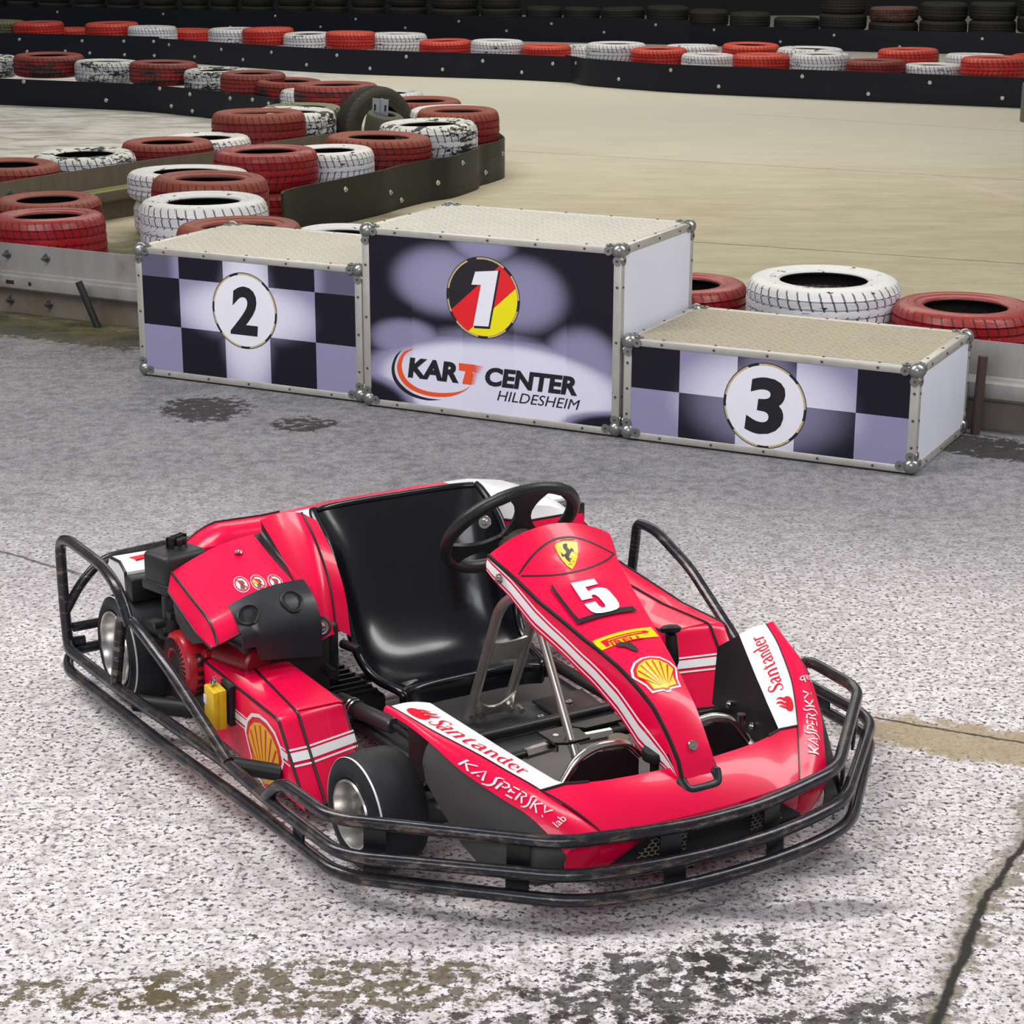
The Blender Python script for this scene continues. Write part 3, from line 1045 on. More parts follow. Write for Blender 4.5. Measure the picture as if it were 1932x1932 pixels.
def tread_plate(name, tint, grime):
    g = G(name)
    x, y, z = g.xyz('Object')
    # raised bars, alternating in direction in a chequered layout
    s = 30.0
    u = g.math('MULTIPLY', g.math('ADD', x, y), s * 0.7071)
    v = g.math('MULTIPLY', g.math('SUBTRACT', x, y), s * 0.7071)
    fu = g.math('SUBTRACT', g.math('FRACT', u), 0.5)
    fv = g.math('SUBTRACT', g.math('FRACT', v), 0.5)
    par = g.math('MODULO', g.math('ADD', g.math('FLOOR', u), g.math('FLOOR', v)), 2.0)
    par = g.math('GREATER_THAN', g.math('ABSOLUTE', par), 0.5)

    def bar(a, b):
        return g.math('MULTIPLY', g.step(g.math('ABSOLUTE', a), 0.42, 0.36), g.step(g.math('ABSOLUTE', b), 0.13, 0.05))
    h = g.math('ADD', g.math('MULTIPLY', par, bar(fu, fv)), g.math('MULTIPLY', g.math('SUBTRACT', 1.0, par), bar(fv, fu)))
    n = g.noise(5, 5, 0.65)
    n2 = g.noise(60, 3, 0.6)
    c = g.mix(n, tuple(k * 0.62 for k in tint), tuple(k * 0.9 for k in tint))
    c = g.mix(g.math('MULTIPLY', g.step(n2, 0.45, 0.7), 0.5), c, grime)
    c = g.mix(g.math('MULTIPLY', h, 0.6), c, tuple(min(1, k * 1.5) for k in tint))
    c = g.mix(g.step(n2, 0.74, 0.77), c, (0.03, 0.028, 0.025))
    g.set(color=c, rough=0.5, metal=0.15)
    g.bump(h, 0.9, 0.004)
    return g.m


def print_material(name, w, h, mode):
    """the printed chequered poster on a podium front"""
    g = G(name)
    x, y, z = g.xyz('Object')
    U = g.math('DIVIDE', x, w)
    Vv = g.math('DIVIDE', z, h)
    n = g.noise(180, 2)
    black, lav, white = (0.012, 0.010, 0.020), (0.30, 0.28, 0.45), (0.80, 0.79, 0.95)

    def ell(cx, cy, rx, ry, lo=1.0, hi=0.35):
        a = g.math('DIVIDE', g.math('SUBTRACT', U, cx), rx)
        b = g.math('DIVIDE', g.math('SUBTRACT', Vv, cy), ry)
        return g.step(g.math('ADD', g.math('MULTIPLY', a, a), g.math('MULTIPLY', b, b)), lo, hi)
    if mode == 1:
        col = 0.0
        for cx, cy, rx, ry, k, hi in [(0.32, 0.74, 0.25, 0.24, 0.46, 0.0), (0.62, 0.70, 0.23, 0.26, 0.42, 0.0), (0.48, 0.95, 0.16, 0.14, 0.40, 0.0),
                                      (0.54, 0.20, 0.62, 0.30, 0.85, 0.35), (0.17, 0.40, 0.19, 0.15, 0.42, 0.1), (0.86, 0.36, 0.19, 0.26, 0.45, 0.1),
                                      (0.50, 0.42, 0.32, 0.12, 0.3, 0.0)]:
            col = g.math('MAXIMUM', col, g.math('MULTIPLY', ell(cx, cy, rx, ry, 1.0, hi), k))
        dark = g.math('MAXIMUM', ell(0.02, 0.03, 0.22, 0.17, 1.0, 0.1), ell(1.0, 0.02, 0.26, 0.13, 1.0, 0.2))
        col = g.math('MULTIPLY', col, g.math('SUBTRACT', 1.0, dark))
        par = g.math('MODULO', g.math('FLOOR', g.math('MULTIPLY', U, 5.0)), 2.0)
        low = g.step(Vv, 0.66, 0.52)
        col = g.math('SUBTRACT', col, g.math('MULTIPLY', g.math('MULTIPLY', g.math('SUBTRACT', 1.0, par), low), 0.05), clamp=True)
        v1 = g.mix(g.step(col, 0.0, 0.45), black, lav)
        c = g.mix(g.step(col, 0.40, 0.86), v1, white)
    else:
        lines = (0.78, 0.41) if mode == 2 else (0.52,)
        row = 0.0
        for L in lines:
            row = g.math('ADD', row, g.math('GREATER_THAN', Vv, L))
        par = g.math('MODULO', g.math('ADD', g.math('ADD', g.math('FLOOR', g.math('MULTIPLY', U, 5.0)), row), 0 if mode == 2 else 1.0), 2.0)
        par = g.math('GREATER_THAN', par, 0.5)
        if mode == 2:
            par = g.math('SUBTRACT', 1.0, par)
        cy = 0.56 if mode == 2 else 0.48
        wide = ell(0.5, cy, 0.37, 0.30 if mode == 2 else 0.62, 1.0, 0.1)
        tall = ell(0.5, cy, 0.17, 0.72 if mode == 2 else 0.9, 1.0, 0.1)
        glow = g.math('MAXIMUM', wide, tall)
        soft = ell(0.5, cy, 0.55, 0.8, 1.0, 0.0)
        light = g.mix(glow, lav, white)
        darkc = g.mix(g.math('MULTIPLY', g.math('POWER', glow, 2.0), 0.75), black, lav)
        c = g.mix(par, darkc, light)
        if mode == 2:
            corner = g.math('MULTIPLY', g.step(g.math('ABSOLUTE', g.math('SUBTRACT', U, 0.5)), 0.30, 0.36), g.math('GREATER_THAN', Vv, 0.78))
            c = g.mix(g.math('MULTIPLY', corner, 0.7), c, (0.05, 0.045, 0.075))
    scr = g.noise(7, 3, 0.7, stretch=(0.25, 1, 60))
    c = g.mix(g.math('MULTIPLY', g.step(scr, 0.71, 0.73), 0.35), c, (0.7, 0.7, 0.75))
    c = g.mix(g.math('MULTIPLY', n, 0.12), c, (0.0, 0.0, 0.0))
    g.set(color=c, rough=0.36, spec=0.22)
    return g.m


ink = {'black': simple('print_black', (0.012, 0.010, 0.016), 0.35, var=0.05), 'white': simple('print_white', (0.86, 0.86, 0.95), 0.35, var=0.03),
       'red': simple('print_red', (0.80, 0.012, 0.02), 0.35, var=0.04), 'yellow': simple('print_yellow', (0.92, 0.80, 0.0), 0.35, var=0.03),
       'orange': simple('print_orange', (0.86, 0.09, 0.02), 0.35, var=0.04), 'gold': simple('print_gold', (0.60, 0.46, 0.24), 0.35, var=0.3, scale=60)}


def podium(x, y, rz, w, d, h, mode, label, plate):
    r = empty('podium_block', (x, y, 0), rz)
    tag(r, label, 'podium', 'flight-case podium blocks')
    e = 0.034
    zb = 0.004
    bm = B()
    add_box(bm, (w / 2, d / 2, h / 2), (w - 0.02, d - 0.02, h - 0.02))
    link('body', bm, whitep, r, smooth=False)
    for sx in (0, 1):
        bm = B()
        add_box(bm, (0.008 if not sx else w - 0.008, d / 2, h / 2), (0.01, d - 0.04, h - 0.04))
        link('side_panel', bm, whitep, r, smooth=False)
    bm = B()
    add_box(bm, (w / 2, 0.006, h / 2), (w - 0.04, 0.006, h - 0.04))
    fp = link('front_panel', bm, print_material('podium_print_%d' % mode, w, h, mode), r, smooth=False)
    fp['label'] = 'printed chequered front panel'
    bm = B()
    add_box(bm, (w / 2, d / 2, h - 0.005), (w - 0.04, d - 0.04, 0.006))
    link('top_plate', bm, plate, r, smooth=False)
    # aluminium edge profiles with rivets
    def trim(c, s, axis, riv):
        bm = B()
        add_box(bm, c, s, bevel=0.006)
        n = riv
        for k in range(n):
            t = (k + 0.5) / n - 0.5
            p = Vector(c)
            p[axis] += t * (s[axis] - 0.08)
            for nrm in ((0, -1, 0), (0, 0, 1), (1, 0, 0)):
                nv = Vector(nrm)
                if abs(nv[axis]) > 0.5 or (nrm == (0, 0, 1) and axis == 2):
                    continue
                hs = max(abs(nv[i]) * s[i] / 2 for i in range(3))
                q = p + nv * hs
                add_cyl(bm, q - nv * 0.001, q + nv * 0.0025, 0.005, n=8, mi=1)
        link('edge_trim', bm, [alu, rivm], r, sharp=0.5)
    for yy in (e / 2, d - e / 2):
        for zz in (e / 2 + zb, h - e / 2):
            trim((w / 2, yy, zz), (w - 0.02, e, e * 0.85 if yy < 0.1 else e), 0, 5)
    for xx in (e / 2, w - e / 2):
        for zz in (e / 2 + zb, h - e / 2):
            trim((xx, d / 2, zz), (e, d - 0.02, e), 1, 3)
        for yy in (e / 2, d - e / 2):
            trim((xx, yy, h / 2 + 0.002), (e, e, h - 0.02), 2, 3)
    # ball corners with their riveted lugs
    for ix in (0, 1):
        for iy in (0, 1):
            for iz in (0, 1):
                c = Vector((0.018 if not ix else w - 0.018, 0.018 if not iy else d - 0.018, 0.032 if not iz else h - 0.018))
                sx, sy, sz = (1 - 2 * ix), (1 - 2 * iy), (1 - 2 * iz)
                bm = B()
                bmesh.ops.create_uvsphere(bm, u_segments=18, v_segments=12, radius=0.031, matrix=Matrix.Translation(c))
                for ax, nrm in ((0, 1), (2, 1), (1, 0), (2, 0), (0, 2), (1, 2)):
                    dirv = Vector((sx if ax == 0 else 0, sy if ax == 1 else 0, sz if ax == 2 else 0))
                    out = Vector((-sx if nrm == 0 else 0, -sy if nrm == 1 else 0, -sz if nrm == 2 else 0))
                    if nrm == 2 and iz == 0:
                        continue
                    p = c + dirv * 0.036 + out * 0.0185
                    add_cyl(bm, p, p + out * 0.003, 0.017, n=14)
                    add_cyl(bm, p + out * 0.003, p + out * 0.006, 0.005, n=8, mi=1)
                link('corner_protector', bm, [ballm, rivm], r)

    def onf(k):
        return lambda u, v: (u, 0.003 - 0.0004 * k, v)
    return r, fp, onf


def number_disc(fp, onf, cx, cz, R, base):
    bm = B()
    add_decal(bm, ring_shape(cx, cz, R * 1.015, R * 1.015, 0.92), onf(1), 1)
    add_decal(bm, ring_shape(cx, cz, R * 0.995, R * 0.995, 0.955), onf(1.5), 2)
    for a in (38, 100, 170, 205, 262, 310, 345):
        add_decal(bm, ring_arc(cx, cz, R * 0.995, 0.955, a, a + 16), onf(2), 1)
    add_decal(bm, disc_shape(cx, cz, R * 0.95, R * 0.95), onf(1.8), 0)
    return link('number_disc', bm, [base, ink['black'], ink['gold']], fp, smooth=False)


def ring_arc(cx, cy, R, ri, a0, a1, n=6):
    V, Fs = [], []
    for k in range(n + 1):
        a = math.radians(a0 + (a1 - a0) * k / n)
        V += [(cx + R * math.cos(a), cy + R * math.sin(a)), (cx + R * ri * math.cos(a), cy + R * ri * math.sin(a))]
    for k in range(n):
        Fs.append((2 * k, 2 * k + 1, 2 * k + 3, 2 * k + 2))
    return V, Fs


def place(shape, x0, x1, y0, y1, lean=0.0):
    V, Fs = shape
    return [(x0 + (x1 - x0) * u + lean * v, y0 + (y1 - y0) * v) for u, v in V], Fs


RZ = math.radians(-26.85)
top_a = tread_plate('tread_plate_pale', (0.66, 0.61, 0.50), (0.40, 0.35, 0.26))
top_b = tread_plate('tread_plate_white', (0.68, 0.65, 0.57), (0.42, 0.38, 0.30))
top_c = tread_plate('tread_plate_tan', (0.46, 0.40, 0.28), (0.20, 0.17, 0.12))

# second place
w, h = 1.102, 0.554
r, fp, onf = podium(-1.579, 8.312, RZ, w, 0.709, h, 2, 'middle-height podium block bearing the number 2, left of the tall block', top_a)
number_disc(fp, onf, 0.491 * w, 0.588 * h, 0.156, ink['white'])
bm = B()
add_decal(bm, place(text_shape('2', 0.035), 0.425 * w, 0.545 * w, 0.405 * h, 0.77 * h, 0.02), onf(3))
link('numeral', bm, ink['black'], fp, smooth=False)

# third place
w, h = 1.118, 0.391
r, fp, onf = podium(0.411, 7.258, RZ, w, 0.689, h, 3, 'lowest podium block bearing the number 3, right of the tall block', top_c)
number_disc(fp, onf, 0.497 * w, 0.487 * h, 0.156, ink['white'])
bm = B()
add_decal(bm, place(text_shape('3', 0.035), 0.43 * w, 0.556 * w, 0.215 * h, 0.755 * h, 0.02), onf(3))
link('numeral', bm, ink['black'], fp, smooth=False)

# winner
w, h = 1.109, 0.72
r, fp, onf = podium(-0.590, 7.776, RZ, w, 0.706, h, 1, 'tallest podium block in the centre bearing the number 1 and lettering', top_b)
cx, cz, R = 0.481 * w, 0.669 * h, 0.156
number_disc(fp, onf, cx, cz, R, ink['black'])


def clip_disc(poly, cx, cz, R, n=64):
    """part of a disc lying inside the half-planes given as (px, pz, nx, nz)"""
    pts = [(cx + R * math.cos(2 * PI * k / n), cz + R * math.sin(2 * PI * k / n)) for k in range(n)]
    for px, pz, nx, nz in poly:
        out = []
        for i in range(len(pts)):
            a, b = pts[i], pts[(i + 1) % len(pts)]
            da = (a[0] - px) * nx + (a[1] - pz) * nz
            db = (b[0] - px) * nx + (b[1] - pz) * nz
            if da >= 0:
                out.append(a)
            if da * db < 0:
                t = da / (da - db)
                out.append((a[0] + (b[0] - a[0]) * t, a[1] + (b[1] - a[1]) * t))
        pts = out
    return poly_shape(pts)


ang = math.atan2((0.836 - 0.613) * h, (0.527 - 0.364) * w)
nx, nz = math.sin(ang), -math.cos(ang)
bm = B()
add_decal(bm, clip_disc([(0.457 * w, 0.727 * h, nx, nz)], cx, cz, R * 0.945), onf(2.4), 0)
add_decal(bm, clip_disc([(0.518 * w, 0.612 * h, nx, nz)], cx, cz, R * 0.945), onf(2.8), 1)
link('flag_print', bm, [ink['red'], ink['yellow']], fp, smooth=False)
one = [(0.444, 0.515), (0.503, 0.519), (0.541, 0.822), (0.452, 0.806), (0.437, 0.735), (0.474, 0.738)]
one = [(u * w, v * h) for u, v in one]
oc = (0.487 * w, 0.668 * h)
bm = B()
add_decal(bm, poly_shape([(oc[0] + (u - oc[0]) * 1.07 + 0.005, oc[1] + (v - oc[1]) * 1.05 - 0.004) for u, v in one]), onf(3.2), 1)
add_decal(bm, poly_shape(one), onf(3.8), 0)
link('numeral', bm, [ink['white'], ink['black']], fp, smooth=False)

def crescent(a, b, n=28):
    p = [curve(a, k / n) for k in range(n + 1)] + [curve(b, k / n) for k in range(n + 1)]
    return [(u * w, v * h) for u, v in p], [(k, k + 1, 2 * n - k, 2 * n + 1 - k) for k in range(n)]


bm = B()
outer = [(0.157, 0.340), (0.130, 0.300), (0.114, 0.235), (0.120, 0.175), (0.142, 0.130), (0.175, 0.098), (0.21, 0.082), (0.26, 0.075), (0.315, 0.088)]
innr = [(0.315, 0.088), (0.26, 0.087), (0.215, 0.098), (0.182, 0.116), (0.152, 0.148), (0.132, 0.188), (0.126, 0.240), (0.137, 0.295), (0.157, 0.340)]
add_decal(bm, crescent(outer, innr), onf(1.4), 0)
outer = [(0.208, 0.356), (0.165, 0.330), (0.140, 0.270), (0.138, 0.215), (0.158, 0.160), (0.20, 0.120), (0.27, 0.100), (0.35, 0.112), (0.405, 0.150), (0.434, 0.186)]
innr = [(0.434, 0.186), (0.395, 0.150), (0.34, 0.130), (0.275, 0.124), (0.222, 0.137), (0.180, 0.170), (0.160, 0.215), (0.156, 0.265), (0.172, 0.320), (0.208, 0.356)]
add_decal(bm, crescent(outer, innr), onf(1.7), 1)
link('swoosh', bm, [ink['black'], ink['orange']], fp, smooth=False)

bm = B()
LS = 0.012
add_decal(bm, place(text_shape('KAR', 0.05), 0.180 * w, 0.396 * w - LS, 0.191 * h, 0.304 * h, LS), onf(2.5))
link('lettering', bm, ink['black'], fp, smooth=False)
bm = B()
add_decal(bm, place(text_shape('CENTER', 0.045), 0.484 * w, 0.853 * w - LS, 0.196 * h, 0.300 * h, LS), onf(2.5))
link('lettering', bm, ink['black'], fp, smooth=False)
bm = B()
add_decal(bm, place(text_shape('HILDESHEIM', 0.0), 0.536 * w, 0.854 * w - LS, 0.122 * h, 0.178 * h, LS), onf(2.5))
link('lettering', bm, ink['black'], fp, smooth=False)
bm = B()
T = [poly_shape([(0.386, 0.303), (0.386, 0.262), (0.415, 0.262), (0.447, 0.262), (0.447, 0.303)]), poly_shape([(0.412, 0.262), (0.399, 0.191), (0.432, 0.191), (0.440, 0.262)])]
for k in range(7):
    v = 0.302 - k * 0.0065
    T.append(poly_shape([(0.446, v), (0.446, v - 0.006), (0.485 - k * 0.003 + (k % 2) * 0.006, v - 0.004)]))
for k in range(9):
    v = 0.256 - k * 0.0072
    T.append(poly_shape([(0.436 - k * 0.0007, v), (0.436 - k * 0.0007, v - 0.0066), (0.462 - k * 0.0018 + (k % 2) * 0.005, v - 0.0045)]))
for V, Fs in T:
    add_decal(bm, ([(u * w, v * h) for u, v in V], Fs), onf(2.6))
o = link('lettering', bm, ink['orange'], fp, smooth=False)
o['label'] = 'orange letter with speed lines'

# ------------------------------------------------------------------ the kart (x forward, y to the driver's left, z up)
KART = empty('go_kart', (-0.0513, 4.4485, 0.0), math.radians(-59.0))
tag(KART, 'red and white racing go-kart numbered 5 with black tube bumpers, parked in front', 'go-kart')


def car_paint(name, color, dirt=0.15):
    g = G(name)
    n, n2 = g.noise(6, 4), g.noise(140, 2)
    c = g.mix(n, tuple(k * 0.9 for k in color), color)
    c = g.mix(g.math('MULTIPLY', g.step(n2, 0.74, 0.78), dirt), c, (0.75, 0.45, 0.45))
    g.set(color=c, rough=g.math('MULTIPLY_ADD', n, 0.12, 0.22), coat=0.22, coatr=0.05, spec=0.25)
    return g.m


RED = car_paint('kart_paint_red', (0.86, 0.0015, 0.060))
WHITE = car_paint('kart_sticker_white', (0.88, 0.87, 0.87), 0.0)
DECRED = car_paint('kart_sticker_red', (0.74, 0.006, 0.03), 0.0)
YEL = car_paint('kart_sticker_yellow', (0.92, 0.66, 0.005), 0.0)
AMB = car_paint('kart_sticker_amber', (0.88, 0.45, 0.005), 0.0)
DKRED = car_paint('kart_print_dark_red', (0.38, 0.004, 0.012), 0.0)
BLK = simple('plastic_black_satin', (0.009, 0.009, 0.011), 0.42, var=0.2, scale=12, spec=0.4)
TRIM = simple('trim_black', (0.009, 0.009, 0.011), 0.38, var=0.1, spec=0.45)
SEATM = simple('seat_black_gloss', (0.0035, 0.004, 0.0065), 0.22, var=0.25, scale=7, spec=0.45, coat=0.1)
RUB = simple('rubber_black', (0.010, 0.0105, 0.013), 0.48, var=0.2, bump=0.05, spec=0.35)
CHROME = simple('chrome_dull', (0.55, 0.53, 0.50), 0.22, 1.0, var=0.15, scale=40)
STEELB = simple('steel_brushed', (0.50, 0.47, 0.43), 0.36, 0.85, var=0.25, scale=30)
ALUW = simple('wheel_aluminium', (0.66, 0.64, 0.62), 0.25, 0.9, var=0.12, scale=20)
DKST = simple('steel_dark', (0.035, 0.034, 0.034), 0.38, 0.6, var=0.3, scale=25)
BRONZE = simple('hub_bronze', (0.34, 0.29, 0.24), 0.36, 0.6, var=0.2, scale=30)
ENGRED = simple('engine_red', (0.42, 0.006, 0.018), 0.33, var=0.15, coat=0.4)
BOXY = simple('box_yellow', (0.72, 0.46, 0.008), 0.42, var=0.2, scale=60)
FLOORM = simple('floor_tray_dusty', (0.085, 0.087, 0.092), 0.36, 0.5, var=0.6, scale=7)

# scraped black paint over bare steel on the bumper tubes
g = G('bumper_tube_scraped')
n1, n2 = g.noise(5, 5, 0.7), g.noise(34, 5, 0.7, stretch=(0.6, 0.6, 2.2))
nz = g.n('ShaderNodeSeparateXYZ')
g.put(nz.inputs[0], g.n('ShaderNodeNewGeometry').outputs['Normal'])
worn = g.step(g.math('ADD', n2, g.math('MULTIPLY', n1, 0.5)), 0.73, 0.90)
low = g.step(g.math('ABSOLUTE', g.math('ADD', nz.outputs[2], 0.1)), 0.75, 0.35)
worn = g.math('MULTIPLY', worn, g.math('MULTIPLY_ADD', low, 0.7, 0.3))
c = g.mix(g.noise(60, 3), (0.014, 0.014, 0.020), (0.040, 0.038, 0.046))
c = g.mix(worn, c, (0.20, 0.165, 0.14))
g.set(color=c, rough=g.math('MULTIPLY_ADD', n2, 0.22, 0.14), metal=g.math('MULTIPLY_ADD', worn, 0.4, 0.55), spec=0.6)
g.bump(n2, 0.12, 0.002)
TUBE = g.m


def part(name, bm, mats, parent=None, **kw):
    return link(name, bm, mats, parent or KART, **kw)


def mir(pts):
    return [(x, -y, z) for x, y, z in pts]


def loop(half):
    """a bumper line: the right half from rear to nose, then its mirror back"""
    return half + [(x, -y, z) for x, y, z in reversed(half[:-1])]


TR = 0.0138
low_rail = [(-0.845, -0.62, 0.088), (-0.862, -0.74, 0.078), (-0.79, -0.775, 0.06), (-0.233, -0.745, 0.06), (0.211, -0.706, 0.06), (0.580, -0.687, 0.06), (0.913, -0.345, 0.06),
            (0.953, -0.21, 0.06), (0.968, -0.07, 0.06), (0.969, 0, 0.06)]
mid_rail = [(-0.862, -0.70, 0.10), (-0.868, -0.745, 0.10), (-0.80, -0.763, 0.105), (-0.484, -0.748, 0.105), (0.054, -0.699, 0.105), (0.277, -0.699, 0.105), (0.585, -0.682, 0.105),
            (0.893, -0.343, 0.105), (0.930, -0.205, 0.105), (0.947, -0.08, 0.105), (0.949, 0, 0.105)]
top_rail = [(0.268, -0.700, 0.112), (0.330, -0.694, 0.167), (0.537, -0.679, 0.165), (0.862, -0.345, 0.165), (0.902, -0.19, 0.165), (0.923, -0.08, 0.165), (0.925, 0, 0.165)]
for half, rad in ((low_rail, 0.07), (mid_rail, 0.06), (top_rail, 0.055)):
    bm = B()
    add_tube(bm, rounded(loop(half), rad, 6), TR, 16)
    part('bumper_tube', bm, TUBE)
for sg in (1, -1):
    for x, y, ang in ((0.598, -0.617, -46), (0.802, -0.408, -46), (0.915, -0.125, -80), (0.40, -0.690, 0)):
        zt = 0.165 if x != 0.40 else 0.105
        R = Matrix.Rotation(math.radians(ang * -sg), 3, 'Z')
        bm = B()
        if x != 0.40:
            add_box(bm, (x + 0.004, y * sg, 0.135), (0.047, 0.006, 0.075), R, 0.001)
        add_box(bm, (x + 0.02 * (x > 0.9), y * sg, 0.082), (0.047, 0.006, 0.05), R, 0.001)
        part('bumper_bracket', bm, BLK)
    hoop = [(-0.861, -0.745, 0.10), (-0.874, -0.745, 0.206), (-0.876, -0.745, 0.372), (-0.80, -0.745, 0.392), (-0.560, -0.745, 0.394), (-0.455, -0.745, 0.366), (-0.400, -0.742, 0.292)]
    side = [(-0.508, -0.748, 0.104), (-0.478, -0.742, 0.235), (-0.466, -0.738, 0.298), (-0.375, -0.735, 0.300), (-0.20, -0.725, 0.245), (0.062, -0.699, 0.112)]
    for h in ((hoop, side) if sg > 0 else (side,)):
        bm = B()
        add_tube(bm, rounded([(x, y * sg, z) for x, y, z in h], 0.05, 6), TR, 16)
        part('guard_hoop', bm, TUBE)
    for p0, p1, r in (((0.055, -0.69, 0.10), (0.13, -0.60, 0.088), 0.019), ((-0.42, -0.735, 0.09), (-0.31, -0.63, 0.088), 0.021)):
        bm = B()
        add_cyl(bm, (p0[0], p0[1] * sg, p0[2]), (p1[0], p1[1] * sg, p1[2]), r, n=20, bev=0.003)
        part('rubber_mount', bm, RUB)
for half in ([(-0.870, -0.742, 0.185), (-0.866, -0.70, 0.255), (-0.862, -0.64, 0.310), (-0.86, -0.50, 0.320), (-0.86, 0, 0.322)],
             [(-0.845, -0.735, 0.147), (-0.842, -0.4, 0.150), (-0.842, 0, 0.150)]):
    bm = B()
    add_tube(bm, rounded(loop(half), 0.05, 6), 0.0125, 14)
    part('rear_bumper_tube', bm, TUBE)

# wheels ------------------------------------------------------------------
WRUB = simple('wheel_rubber', (0.017, 0.018, 0.022), 0.55, var=0.35, scale=14, bump=0.06, spec=0.3)


def wheel(x, yo, r, wd, rr, rot=0.0):
    """tyre and rim about a lateral axis; yo is the outer face"""
    s = -1 if yo < 0 else 1
    prof = [(rr * 0.98, 0.012), (rr * 1.08, 0.002), (rr * 1.25, -0.002), (r * 0.86, 0.002), (r * 0.93, 0.007), (r * 0.945, 0.012), (r * 0.955, 0.0115), (r * 0.985, 0.022), (r, 0.04),
            (r * 1.005, wd / 2), (r, wd - 0.04), (r * 0.985, wd - 0.022), (r * 0.93, wd - 0.007), (rr * 1.25, wd), (rr * 1.05, wd - 0.004), (rr * 0.96, wd - 0.02),
            (rr * 0.97, wd / 2)]
    o, ax = (0, 0, 0), (0, -s, 0)
    bm = B()
    add_lathe(bm, prof, o, ax, 56, closed=True)
    bmesh.ops.recalc_face_normals(bm, faces=bm.faces[:])
    t = part('wheel', bm, WRUB)
    t.location = (x, yo, r)
    if rot:
        t.rotation_euler = (0, 0, rot)
    bm = B()
    rim = [(rr * 1.04, 0.001), (rr * 1.02, -0.003), (rr * 0.97, -0.002), (rr * 0.95, 0.006), (rr * 0.90, 0.02), (rr * 0.88, wd * 0.5), (rr * 0.70, wd * 0.56), (rr * 0.36, wd * 0.58),
           (rr * 0.34, wd * 0.45), (rr * 0.2, wd * 0.42), (0, wd * 0.42)]
    add_lathe(bm, rim, o, ax, 48)
    add_lathe(bm, [(0, wd * 0.64), (rr * 0.7, wd * 0.62), (rr * 0.93, wd * 0.56), (rr * 0.96, wd * 0.96)], o, ax, 48)
    bmesh.ops.recalc_face_normals(bm, faces=bm.faces[:])
    rm = part('rim', bm, ALUW, t)
    bm = B()
    add_cyl(bm, (0, -s * wd * 0.42, 0), (0, -s * wd * 0.22, 0), rr * 0.17, n=6)
    for k in range(3):
        a = 2 * PI * k / 3 + 0.4
        c = Vector((math.cos(a) * rr * 0.52, -s * wd * 0.56, math.sin(a) * rr * 0.52))
        add_cyl(bm, c, c + Vector((0, s * 0.012, 0)), rr * 0.09, n=6)
    part('wheel_nut', bm, DKST, t)
    bm = B()
    add_lathe(bm, [(r * 0.948, 0.0085), (r * 0.952, 0.0072), (r * 0.960, 0.0085), (r * 0.955, 0.0115)], o, ax, 56, closed=True)
    part('sidewall_line', bm, WHITE, t)
    return t


wheel(0.462, -0.600, 0.124, 0.125, 0.072, 0.03)
wheel(0.462, 0.505, 0.124, 0.100, 0.072, 0.03)
wheel(-0.668, -0.690, 0.137, 0.175, 0.092)
wheel(-0.668, 0.690, 0.137, 0.175, 0.092)
bm = B()
add_cyl(bm, (-0.668, -0.62, 0.137), (-0.668, 0.62, 0.137), 0.02, n=18)
part('rear_axle', bm, STEELB)

# chassis -----------------------------------------------------------------
bm = B()
for s in (1, -1):
    add_tube(bm, rounded([(-0.72, 0.30 * s, 0.06), (0.10, 0.30 * s, 0.06), (0.35, 0.27 * s, 0.06), (0.62, 0.24 * s, 0.06), (0.80, 0.22 * s, 0.06)], 0.08), 0.015, 12)
    add_tube(bm, [(0.30, 0.29 * s, 0.065), (0.46, 0.47 * s, 0.085)], 0.014, 12)
for x in (-0.72, -0.35, 0.12, 0.80):
    yy = 0.30 if x < 0.2 else 0.22
    add_tube(bm, [(x, -yy, 0.06), (x, yy, 0.06)], 0.014, 12)
part('chassis_frame', bm, DKST)
bm = B()
add_prism(bm, [(-0.22, -0.29), (0.34, -0.27), (0.80, -0.22), (0.80, 0.22), (0.34, 0.27), (-0.22, 0.29)], 0.036, 0.042, lambda u, v, h: (u, v, h))
part('floor_tray', bm, FLOORM)
bm = B()
add_prism(bm, [(-0.02, 0.13), (0.17, 0.13), (0.19, 0.15), (0.19, 0.255), (-0.02, 0.275)], 0.05, 0.056, lambda u, v, h: (u, v, h))
part('heel_plate', bm, simple('heel_plate_gloss', (0.02, 0.021, 0.024), 0.3, 0.4, var=0.3))
for x, y, z in ((0.037, 0.366, 0.055), (0.098, 0.247, 0.057), (0.051, 0.11, 0.043), (0.036, 0.20, 0.057)):
    bm = B()
    add_lathe(bm, [(0.011, 0), (0.0105, 0.003), (0.005, 0.006), (0, 0.0065)], (x, y, z), (0, 0, 1), 14)
    part('floor_bolt', bm, CHROME)
bm = B()
add_lathe(bm, [(0, 0.028), (0.022, 0.028), (0.0245, 0.025), (0.026, 0.004), (0.026, 0), (0, 0)], (0.452, 0.064, 0.12), (0.05, 0, 1), 28)
cap = part('reservoir_cap', bm, simple('cap_khaki', (0.14, 0.12, 0.075), 0.5, var=0.3, scale=90))
bm = B()
add_lathe(bm, [(0, 0.05), (0.03, 0.05), (0.034, 0.046), (0.036, 0.0), (0, 0)], (0.452, 0.064, 0.072), (0, 0, 1), 28)
part('brake_reservoir', bm, BLK)

